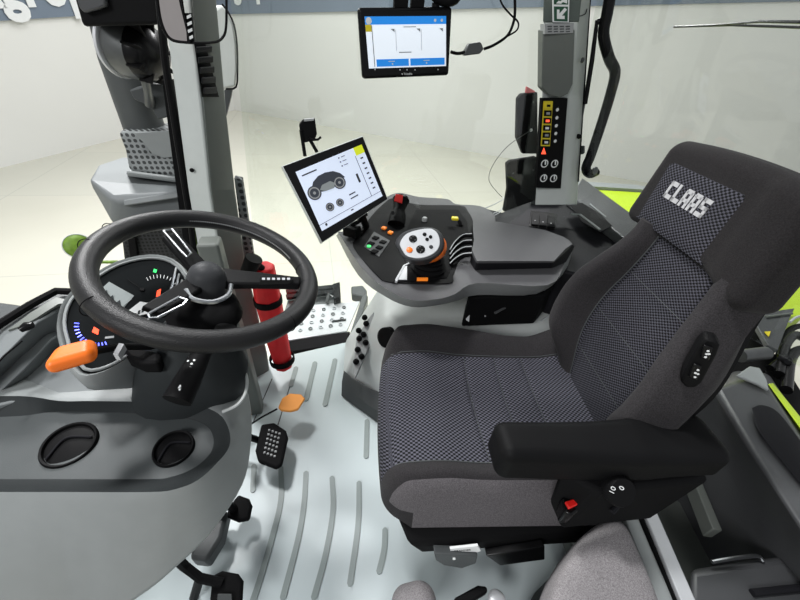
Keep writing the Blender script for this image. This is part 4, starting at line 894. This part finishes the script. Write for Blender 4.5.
MB().prism([Z(x, y, TZ+.022) for x, y in ((570, 205), (582, 203), (600, 214), (612, 226), (600, 232), (582, 222))], (0, 0, .002)).build('pocket', 'rub', root, bevel=.003)
MB().tube([Z(571, 214, TZ+.024), Z(580, 215, TZ+.024), Z(600, 230, TZ+.024)], .006, 8).build('pocket_lip', 'dash', root)
MB().tube([Z(590, 204, TZ+.026), Z(606, 217, TZ+.026)], .003, 6).build('painted_highlight', 'dash', root)  # pale tube painted as a highlight on the ramp
MB().lathe([(.03, 0), (.028, .012), (.02, .018)], Z(522, 200, TZ-.028), (0, 0, 1), 24).build('cap', 'dash', root)
MB().prism([Z(x, y, TZ-.026) for x, y in ((531, 211), (557, 214), (555, 230), (529, 227))], (0, 0, .003)).build('rocker_frame', 'gloss', root, bevel=.001)
for i in range(3):
    rk = MB().prism([Z(x+i*8, y+i*1.1, TZ-.022) for x, y in ((532, 214), (539, 215), (538.4, 226), (531, 225))], (0, 0, .006)).build('rocker_switch', 'blk', root, bevel=.001)
    MB().lathe([(.003, 0), (.003, .0006)], Z(535+i*8, 220.5+i*1.4, TZ-.0155), (0, 0, 1), 5).build('symbol', 'wht', rk)
root = thing('key_bundle', 'keys and silvery cable ends tangled on the side trim left of the pillar', 'keys', Z(512, 205, .62))
for i, pts in enumerate([[(487, 216), (500, 210), (507, 200), (513, 190)], [(488, 217), (499, 213), (505, 205), (512, 196), (515, 185)], [(507, 184), (512, 192), (517, 188), (513, 184)], [(503, 197), (509, 203), (519, 199), (524, 194)], [(480, 210), (495, 204), (508, 196)]]):
    MB().tube([Z(x, y, .65+.004*i) for x, y in pts], .0022, 6, smooth=3).build('wire', 'silver', root)
MB().lathe([(.012, 0), (.012, .003)], Z(513, 203, .65), (.3, -.3, 1), 12).build('key_ring', 'steel', root)
MB().rbox(Z(517, 199, .66), (V((1, .4, 0)), V((-.4, 1, 0)), V((0, 0, 1))), (.014, .007, .004), .002, 2).build('key', 'chrome', root)

# green fenders
root = thing('rear_fender', 'lime green rear fender with grey edge behind the seat', 'fender', (1.4, .9, .2))
rows = []
pth = [(560, 187, 600, 215), (590, 189, 620, 235), (640, 192, 660, 262), (720, 205, 705, 290), (765, 225, 745, 312), (800, 240, 775, 316), (860, 260, 800, 320)]
FZ = [.50, .50, .50, .48, .47, .46, .45]
T = [[Z(a_, b_, z+.0), Z((a_*2+c_)/3, (b_*2+d_)/3, z+.01), Z((a_+2*c_)/3, (b_+d_*2)/3, z+.0), Z(c_, d_, z-.03)] for (a_, b_, c_, d_), z in zip(pth, FZ)]
MB().slab(6, 3, lambda u, v: T[round(u*6)][round(v*3)], lambda u, v: T[round(u*6)][round(v*3)]-V((0, 0, .08))).build('fender_shell', 'grn', root, bevel=.01)
MB().loft([[p[0]+V((0, 0, .02)), p[0]+V((.03, .10, .02)), p[0]+V((.03, .10, -.05)), p[0]+V((0, 0, -.05))] for p in T]).build('edge_strip', 'dash', root)

# ================================================================== operator seat
SW = math.radians(10); SO = V((.013, .045, 0))
sb = V((math.cos(SW), -math.sin(SW), 0)); sa = V((math.sin(SW), math.cos(SW), 0))
def S(s_, t, z): return SO+sb*s_+sa*t+V((0, 0, z))
root = thing('operator_seat', 'charcoal operator seat with woven centre panels and white lettering on the headrest', 'seat', S(.3, 0, .0))
L, HW = .62, .285
def sm(x): x = max(0, min(1, x)); return x*x*(3-2*x)
def ctop(u, v):
    s_ = L*u; t = -HW+2*HW*v; e = min(1, (u*L)/.06); ez = math.sqrt(max(0, 1-(1-e)**2))
    et = min(1, (HW-abs(t))/.05); etz = math.sqrt(max(0, 1-(1-et)**2))
    z = .385+.09*min(ez, 1)*etz
    z += (.028*sm((-t-.19)/.06)+.060*sm((t-.15)/.07)*(1-.6*sm((u-.35)/.4)))*etz*min(1, u/.06)  # side bolsters
    z += .012*math.exp(-((s_-.14)/.07)**2)*etz                            # raised front roll
    z -= .014*math.exp(-((s_-.30)/.12)**2-((t)/.14)**2)                   # seated hollow
    z += .05*sm((s_-.50)/.12)*sm((abs(t)-.12)/.1)
    z -= .004*math.exp(-((t+.205)/.006)**2)+.004*math.exp(-((t-.165)/.006)**2)  # seams
    for sx in (.27, .37, .46):
        if -.2 < t < .16: z -= .005*math.exp(-((s_-sx)/.006)**2)
    fr = -.02*(1-(t/HW)**2)*(1-u)                                          # front edge bows forward
    rc_ = .07; dt_ = max(0, abs(t)-(HW-rc_)); fr += (rc_-math.sqrt(max(0, rc_*rc_-dt_*dt_)))*max(0, 1-u*3)
    return S(s_+fr, t, z)
def cbot(u, v):
    s_ = L*u; t = -HW+2*HW*v
    if 0 < u < 1 and 0 < v < 1: return S(s_*.96+.01, t*.93, .325-.01*(1-abs(v*2-1)))
    p = ctop(u, v); return V((p.x, p.y, .33))-sa*(.012 if v == 0 else 0)
def cm(u, v):
    t = -HW+2*HW*v
    return 1 if -.205 < t < .165 else (2 if t < -.255 else 0)
cush = MB().slab(90, 80, ctop, cbot, cm)
suv = lambda p: ((p-SO).dot(sb), (p-SO).dot(sa)+(p.z*.7 if p.z < .46 else 0))
cush.build('seat_cushion', ['fabm', 'weave', 'fab'], root, uv=suv)
mb = MB()
for t_ in (.167, -.207): mb.tube([ctop(u/20, (t_+HW)/(2*HW))+V((0, 0, .002)) for u in range(1, 20)], .0016, 6)
for sx in (.27, .37, .46): mb.tube([ctop(sx/L, (t_+HW)/(2*HW))+V((0, 0, .002)) for t_ in [-.2+.36*i/12 for i in range(13)]], .0009, 5)
mb.build('piping', 'dashd', root)
# backrest: profile by height
BB, BT = .45, .99
bdir = V((0, 0, 1))
def bfront(u, v):
    z = BB+(BT-BB)*v; hw = .248-.075*sm((v-.5)/.5)-.06*(1-sm(v/.45)); t = hw*(2*u-1)+.02*v-.012*(1-v); a_ = abs(2*u-1)
    s_ = .60+.062*v - .015*math.sin(math.pi*min(1, v*1.4))              # lumbar curve
    s_ -= .085*sm((a_-.50)/.26)*(.12+.88*sm(v/.35)*(1-.72*sm((v-.62)/.38)))             # bolsters stand forward
    s_ += .075*(1-math.sqrt(max(0, 1-sm((a_-.80)/.20)**2)))
    if abs(a_-.56) < .03: s_ += .006
    return S(s_, t, z)
def bback(u, v):
    z = BB+(BT-BB)*v; p = bfront(u, v)
    if u in (0, 1) or v in (0, 1): return p+sb*.012
    hw = .225-.075*sm((v-.5)/.5)-.05*(1-sm(v/.45)); t = hw*(2*u-1)+.02*v; return S(.67+.085*v, t*.9, z)
def bm_(u, v): a_ = abs(2*u-1); return 1 if a_ < .56 else 0
back = MB().slab(60, 60, bfront, bback, bm_)
back.build('backrest', ['fabm', 'weaved'], root, uv=lambda p: ((p-SO).dot(sa), p.z))
mb = MB()
for a_ in (.22, .78): mb.tube([bfront(a_, v/24)-sb*.001 for v in range(1, 24)], .0018, 6)
for h_ in (.25, .5, .75): mb.tube([bfront(.23+.54*i/10, h_)-sb*.0002 for i in range(11)], .0008, 5)
mb.build('back_piping', 'dashd', root)
# headrest
hz0, hz1 = .975, 1.15
hn = (sb*-1+V((0, 0, .12))).normalized(); hu = V((0, 0, 1))+sb*.10; hu.normalize(); hn = sa.cross(hu)
if hn.dot(sb) > 0: hn = -hn
HC = S(.70, .043, 1.070)
def hfn(x, y, z):
    k = 1-.10*((y/.1)+1)/2
    return (x*k, y-.01*(x/.2)**2-.012*sm((-x-.1)/.1)*(1 if y < 0 else 0), z+.012*sm((-x-.09)/.05)*(1 if z > 0 else 0))
MB().rbox(HC, (sa, hu, hn), (.216, .108, .048), .032, 6, (16, 8, 4), hfn).build('headrest', 'fabd', root)
def H(x, y, h=0): return HC+sa*(x+.040)+hu*y+hn*(.0485+h)
# woven panel on headrest
pan = MB().slab(20, 10, lambda u, v: H(.125-.25*u, -.095+.155*v, -.003+.006*min(1, 8*min(u, 1-u, v+.02, 1-v))), lambda u, v: H(.125-.25*u, -.095+.155*v, -.006))
pan.build('headrest_panel', 'weaved', root, uv=lambda p: ((p-HC).dot(sa), (p-HC).dot(hu)))
# block letters
def blk_letters(o_, xd_, yd_, nn, w, h, gap, word):
    st = .28
    G_ = {'C': [(0, 0, .3, 1), (0, .75, 1, 1), (0, 0, 1, .25)], 'L': [(0, 0, .33, 1), (0, 0, 1, .25)],
          'A': [(0, 0, .32, .9), (.68, 0, 1, .9), (.1, .76, .9, 1), (.1, .28, .9, .48)], 'S': [(0, .78, 1, 1), (0, .4, .32, 1), (0, .4, 1, .6), (.68, 0, 1, .6), (0, 0, 1, .22)]}
    mb_ = MB(); x0 = 0
    for ch in word:
        for (a_, b_, c_, d_) in G_[ch]:
            mb_.prism([o_+xd_*(x0+w*xx+yy*h*.08)+yd_*(h*yy) for xx, yy in ((a_, b_), (c_, b_), (c_, d_), (a_, d_))], nn*.0015)
        x0 += w+gap
    return mb_
wl = .0225; tot = 5*wl+4*.004
blk_letters(H(tot/2+.006, -.020, .0032), -sa, hu, hn, wl, .04, .004, 'CLAAS').build('lettering', 'logo', root, flat=True)
# switch module on near bolster
bc = bfront(.02, .60); 
sq = Quad(Y(702, 341, -.235), Y(720, 347, -.235), Y(700, 389, -.235), Y(681, 381, -.235))
# side skin
mn = (-sa*.85-sb*.5).normalized(); mo = bfront(.03, .60)+mn*.004
sm_c = [PL(x, y, mo, mn) for x, y in ((706, 339), (716, 341), (720, 346), (717, 355), (702, 383), (696, 388), (686, 388), (681, 382), (684, 372), (699, 345))]
sw_ = MB().prism(sm_c, -mn*.03).build('switch_module', 'blk', root, bevel=.004)
for pts, syms in ((((704, 345), (713, 348), (709, 361), (700, 358)), ((708, 351), (706.5, 354), (709, 354), (705.5, 357))), (((694, 364), (702, 367), (697, 381), (688, 377)), ((698, 370), (695.5, 373), (698, 374), (695, 377)))):
    kk = MB().prism([PL(x, y, mo+mn*.006, mn) for x, y in pts], -mn*.008).build('rocker', 'gloss', sw_, bevel=.002)
    for (x, y) in syms: MB().lathe([(.0024, 0), (.0024, .0006)], PL(x, y, mo+mn*.0062, mn), mn, 5).build('rocker_symbol', 'wht', kk)
# hard shell of the backrest
MB().slab(20, 20, lambda u, v: S(.67+.085*v-.01*abs(2*u-1)**3, (.19-.07*sm((v-.5)/.5))*(2*u-1), .40+.58*v), lambda u, v: S(.71+.085*v-.03*abs(2*u-1)**3, (.195-.07*sm((v-.5)/.5))*(2*u-1)*.97, .40+.58*v)).build('back_shell', 'blk', root)
# near armrest
p0 = Z(496, 441, .67); p1 = Z(711, 438, .67)
d = (V((p1.x, p1.y, 0))-V((p0.x, p0.y, 0))).normalized(); nrm = V((-d.y, d.x, 0)); Lr = (p1-p0).length
mb = MB().rbox(p0.lerp(p1, .5)+V((0, 0, -.03))-nrm*.004, (d, nrm, V((0, 0, 1))), (Lr/2, .052, .05), .026, 4, (10, 3, 3), lambda x, y, z: (x, y*(.85+.28*sm((x+Lr/2)/Lr)), z*(.8 if x > .1 else 1)+.012*sm((x-.0)/.2)-.006*math.cos(x*10)))
ar = mb.build('near_armrest', 'blk', root); lab(ar, 'black padded armrest nearest the camera')
MB().loft([[Z(560, 470, .60), Z(700, 468, .60), Z(712, 480, .60), Z(600, 492, .60)], [Z(548, 500, .48), Z(640, 492, .46), Z(650, 520, .44), Z(560, 530, .46)]]).build('armrest_hinge', 'rub', root, bevel=.01)
dl = MB().lathe([(.030, -.03), (.032, .012), (.028, .018)], Z(617, 489, .60), V((-.1, -.75, .65)), 28).build('tilt_dial', 'blk', root)
dn = V((-.1, -.75, .65)).normalized(); dc = Z(617, 489, .60)+dn*.0185
dx_ = (PL(615, 481, dc, dn)-PL(610, 493, dc, dn)).normalized(); dy_ = dn.cross(dx_)
for tx_, px_, py_ in (('10', 613, 495), ('0', 623, 491)): text_mesh(MB(), tx_, PL(px_, py_, dc+dn*.0004, dn), dx_, dy_, .016, .0008).build('dial_mark', 'wht', dl, flat=True)
MB().tube([Z(612, 512, .53), Z(635, 488, .55), Z(652, 483, .55)], .006, 8, smooth=3).build('cable_loop', 'trimd', root)
# base and suspension
MB().loft([[S(.03, -.27, .328), S(.62, -.27, .328), S(.62, .26, .328), S(.03, .25, .328)], [S(.06, -.325, .30), S(.62, -.31, .30), S(.62, .26, .30), S(.06, .25, .30)], [S(.10, -.33, .25), S(.6, -.31, .25), S(.6, .24, .25), S(.09, .24, .25)], [S(.14, -.26, .235), S(.56, -.25, .235), S(.56, .22, .235), S(.14, .22, .235)]]).build('seat_pan', 'blk', root, bevel=.012)
MB().loft([[S(.16, -.18, .24), S(.56, -.18, .24), S(.56, .2, .24), S(.16, .2, .24)], [S(.18, -.16, .15), S(.54, -.16, .15), S(.54, .18, .15), S(.18, .18, .15)], [S(.16, -.18, .005), S(.56, -.18, .005), S(.56, .2, .005), S(.16, .2, .005)]]).build('suspension_boot', 'trimd', root, bevel=.01)
# sticker and drawer handle on the seat pan front edge
so_ = S(.3, -.334, .275); sN = (-sa+V((0, 0, .12))).normalized()
def SS(x, y, h=0): return PL(x, y, so_+sN*h, sN)
st_ = MB().prism([SS(450, 549, .003), SS(478, 546, .003), SS(481, 551, .003), SS(475, 553, .003), SS(451, 552.5, .003)], -sN*.006).build('maker_sticker', 'wht', root)
sx_ = (SS(478, 550)-SS(452, 552)).normalized(); text_mesh(MB(), 'GRAMMER', SS(453.5, 551.8, .0034), sx_, sN.cross(sx_), .0095, .0004).build('sticker_print', 'rub', st_, flat=True)
MB().prism([SS(x, y, .012) for x, y in ((434, 554), (478, 556), (476, 564), (462, 569), (444, 566), (436, 561))], -sN*.03).build('drawer_handle', 'dashd', root, bevel=.004)
MB().lathe([(.004, 0), (.004, .003)], SS(454, 558, .012), sN, 12).build('handle_pin', 'wht', root)
MB().prism([SS(x, y, .006) for x, y in ((486, 556), (545, 547), (545, 560), (500, 566))], -sN*.02).build('lever_plate', 'gloss', root, bevel=.003)

# seat belt buckle
root = thing('belt_buckle', 'black belt buckle with a red release button below the near armrest', 'buckle', Z(575, 512, .5))
MB().prism([Z(x, y, .53) for x, y in ((562, 497), (583, 489), (590, 502), (572, 516), (565, 512))], (0, 0, -.05)).build('housing', 'gloss', root, bevel=.005)
MB().prism([Z(x, y, .534) for x, y in ((564, 503), (584, 496.5), (587, 501), (568, 510))], (0, 0, .008)).build('release_button', 'redp', root, bevel=.002)

# ================================================================== passenger seat and near right side
root = thing('passenger_seat', 'light grey fabric passenger seat rounded corner at the bottom edge', 'seat', Z(620, 590, .1))
o = [(544, 640), (546, 600), (556, 572), (572, 545), (592, 525), (612, 515), (625, 521), (634, 540), (648, 572), (664, 610), (670, 645)]
P1 = [Z(x, y, .40) for x, y in o]; cpp = sum(P1, V((0, 0, 0)))/len(P1)
MB().loft([[V((p.x, p.y, .24)) for p in P1], [cpp+(p-cpp)*1.0+V((0, 0, -.03)) for p in P1], [cpp+(p-cpp)*.97 for p in P1], [cpp+(p-cpp)*.88+V((0, 0, .018)) for p in P1], [cpp+(p-cpp)*.5+V((0, 0, .026)) for p in P1]]).build('cushion', 'fabl', root, sub=2)
MB().prism([V((p.x, p.y, .05)) for p in shrink(P1, .8, 0)], (0, 0, .19)).build('seat_base', 'blk', root, bevel=.01)
tag(MB().rbox(Z(414, 606, .12), (V((1, 0, 0)), V((0, 1, 0)), V((0, 0, 1))), (.06, .05, .05), .045, 5, (3, 3, 2)).build('fabric_roll', 'fabl'), 'small grey fabric bulge at the bottom edge under the operator seat', 'cushion')
root = thing('adjust_lever', 'black adjuster lever lying near the floor below the operator seat', 'lever', Z(470, 590, .08))
MB().prism([Z(x, y, .15) for x, y in ((454, 598), (478, 585), (487, 586), (488, 592), (470, 603), (456, 604))], (0, 0, -.025)).build('handle', 'blk', root, bevel=.005)
MB().lathe([(.024, 0), (.025, .01), (.018, .016)], Z(496, 601, .10), (0, 0, 1), 20).build('white_disc', 'silver', root)

root = thing('side_rail', 'light grey slanted metal rail between passenger seat and rear trim', 'rail', Z(660, 590, .2))
def bar(a_, b_, w, h_, z1, z2, mk, nm, par, bev=.003):
    A_, B_ = Z(*a_, z1), Z(*b_, z2); t = (B_-A_).normalized(); n_ = V((-t.y, t.x, 0)).normalized()*w/2
    return MB().loft([[A_+n_, A_-n_, A_-n_-V((0, 0, h_)), A_+n_-V((0, 0, h_))], [B_+n_, B_-n_, B_-n_-V((0, 0, h_)), B_+n_-V((0, 0, h_))]]).build(nm, mk, par, bevel=bev)
bar((629, 512), (674, 620), .038, .06, .36, .34, 'dash', 'rail_face', root)
bar((650, 510), (697, 620), .035, .07, .37, .35, 'silver', 'rail_top', root)
bar((641, 512), (685, 620), .003, .06, .372, .352, 'rub', 'rail_gap', root)
bar((690, 462), (718, 530), .025, .05, .33, .30, 'pild', 'rear_link', root)

root = thing('rear_side_console', 'large dark grey rear side console with an oval recess, right edge', 'console', Z(760, 450, .1))
top = [((716, 388), .55), ((742, 380), .55), ((765, 385), .55), ((800, 440), .56), ((860, 520), .56), ((860, 600), .56), ((800, 525), .56), ((750, 448), .55)]
Rt = [Z(x, y, z) for (x, y), z in top]
lo = [((690, 402), .44), ((735, 370), .44), ((768, 372), .42), ((806, 430), .40), ((900, 520), .40), ((880, 680), .30), ((775, 560), .30), ((722, 468), .32)]
Rl = [Z(x, y, z) for (x, y), z in lo]
MB().loft([[V((p.x, p.y, .05)) for p in Rl], Rl, [p.lerp(q_, .8) for p, q_ in zip(Rl, Rt)], Rt]).build('console_shell', 'trim', root, bevel=.015, bseg=3)
rc = [(752, 408), (762, 405), (778, 412), (800, 440), (830, 480), (840, 510), (815, 500), (785, 465), (758, 430)]
pr_ = [Z(x, y, .562) for x, y in rc]; pr_, _ = spline(pr_+[pr_[0]], 0, 4); pr_ = pr_[:-1]; MB().loft([pr_, shrink(pr_, .9, .0025)]).build('oval_recess', 'trimd', root)
MB().lathe([(.008, 0), (.008, .004)], Z(795, 532, .47), (-.3, -.5, .6), 14).build('bolt', 'rub', root)
MB().prism([Z(x, y, .555) for x, y in ((735, 377), (748, 368), (758, 370), (765, 382), (767, 392), (757, 386))], (0, 0, .01)).build('front_lip', 'dash', root, bevel=.003)

root = thing('storage_box', 'grey lower box with a chrome handle rail at the bottom right corner', 'box', Z(760, 580, .1))
MB().loft([[Z(x, y, .22) for x, y in ((690, 570), (800, 552), (880, 640), (700, 680))], [Z(x, y, .34) for x, y in ((690, 570), (790, 556), (870, 620), (690, 650))]]).build('box_body', 'trim', root, bevel=.015, bseg=3)
MB().tube([Z(712, 562, .345), Z(735, 558, .35), Z(757, 556, .35), Z(763, 561, .345)], .0045, 8, smooth=3).build('handle_rail', 'chrome', root)
MB().tube([Z(752, 593, .345), Z(800, 588, .345), Z(840, 592, .345)], .008, 8).build('lid_rib', 'trimd', root)

tag(MB().prism([(.5, -.64, .02), (1.75, -.64, .02), (1.75, .1, .02), (1.02, .3, .02), (.6, -.1, .02)], (0, 0, .06)).build('rear_floor_panel', 'pild', bevel=.006), 'dark grey panel beneath the armrest between the rail and the rear console', 'panel')

# rear implements seen right of the seat
root = thing('guard_plate', 'dark grey guard plate with a yellow warning sticker right of the headrest base', 'plate', Z(770, 345, .3))
MB().prism([Z(x, y, .46) for x, y in ((750, 314), (795, 308), (790, 318), (778, 350), (768, 345))], (0, 0, -.02)).build('plate', 'trim', root, bevel=.003)
MB().prism([Z(x, y, .463) for x, y in ((764, 332), (770.5, 331.5), (768.5, 337))], (0, 0, .002)).build('warning_sticker', 'yel', root)
MB().tube([Z(766, 317, .465), Z(780, 315, .465), Z(792, 313.5, .465)], .005, 6).build('rib', 'pild', root)
tag(MB().tube([Z(790, 322, .47), Z(795, 318, .47), Z(801, 316, .47), Z(808, 316, .47)], .005, 6, smooth=3).build('chain', 'silver'), 'short silver chain at the right edge beside the guard plate', 'chain')
tag(MB().tube([Z(740, 356, .46), Z(766, 353, .46)], .024, 18).build('hydraulic_cylinder', 'steel'), 'short grey cylinder behind the seat backrest base', 'cylinder')
root = thing('hydraulic_hoses', 'black hoses and couplings behind the guard plate at the right edge', 'hoses', Z(785, 360, .2))
for k, pts in enumerate([[(779, 375), (783, 350), (791, 337), (800, 336), (815, 345)], [(786, 390), (790, 360), (800, 350), (820, 352)], [(770, 368), (778, 362), (788, 362)], [(780, 345), (790, 330), (802, 326), (820, 328)]]):
    MB().tube([Z(x, y, .42) for x, y in pts], .018 if k < 2 else .012, 12, smooth=4).build('hose', 'gloss' if k != 3 else 'rub', root)
MB().lathe([(.02, 0), (.02, .02), (.012, .03)], Z(783, 360, .43), (-.5, -.6, .5), 16).build('coupling', 'trimd', root)
tag(MB().prism([Z(x, y, .38) for x, y in ((735, 330), (747, 318), (790, 372), (820, 420), (790, 440), (765, 372), (725, 395), (700, 400), (705, 370))], (0, 0, -.06)).build('rear_frame_plate', 'blk', bevel=.006), 'black frame plate behind the backrest shell, above the rear console', 'plate')
tag(MB().loft([[Z(768, 384, .53), Z(773, 383, .53), Z(774, 384, .5), Z(769, 386, .5)], [Z(800, 428, .53), Z(806, 424, .53), Z(806, 426, .5), Z(800, 432, .5)], [Z(830, 460, .53), Z(838, 456, .53), Z(838, 458, .5), Z(830, 464, .5)]]).build('lime_edge_strip', 'grn'), 'narrow lime green strip running down the right edge beside the rear console', 'strip')

# ================================================================== light
w = bpy.data.worlds.new('world'); scene.world = w; w.use_nodes = True
w.node_tree.nodes['Background'].inputs[0].default_value = (.93, .96, 1, 1); w.node_tree.nodes['Background'].inputs[1].default_value = .5
def area(name, loc, tgt, sx, sy, power, col=(1, 1, 1)):
    l = bpy.data.lights.new(name, 'AREA'); l.shape = 'RECTANGLE'; l.size = sx; l.size_y = sy; l.energy = power; l.color = col
    o_ = bpy.data.objects.new(name, l); COL.objects.link(o_); o_.location = loc
    o_.rotation_euler = (V(tgt)-V(loc)).to_track_quat('-Z', 'Y').to_euler(); return o_
area('ceiling_lamp', (-1.15, 1.2, 4.6), (-.2, .2, 0), .5, .5, 165)
area('ceiling_lamp', (-2.2, 4.5, 4.3), (-.2, .3, 0), 1.6, .8, 330)
area('ceiling_lamp', (3.0, 4.5, 4.3), (.8, 1.5, 0), 2.0, .8, 230)
area('ceiling_lamp', (-2.8, -2.8, 3.4), (-.3, -.2, .6), 1.6, .8, 130)
area('ceiling_lamp', (0, 8, 4.5), (0, 9, -1), 6, 2, 230)
vs = scene.view_settings; vs.view_transform = 'Standard'; vs.look = 'None'; vs.gamma = 1; vs.use_curve_mapping = False; vs.exposure = 0
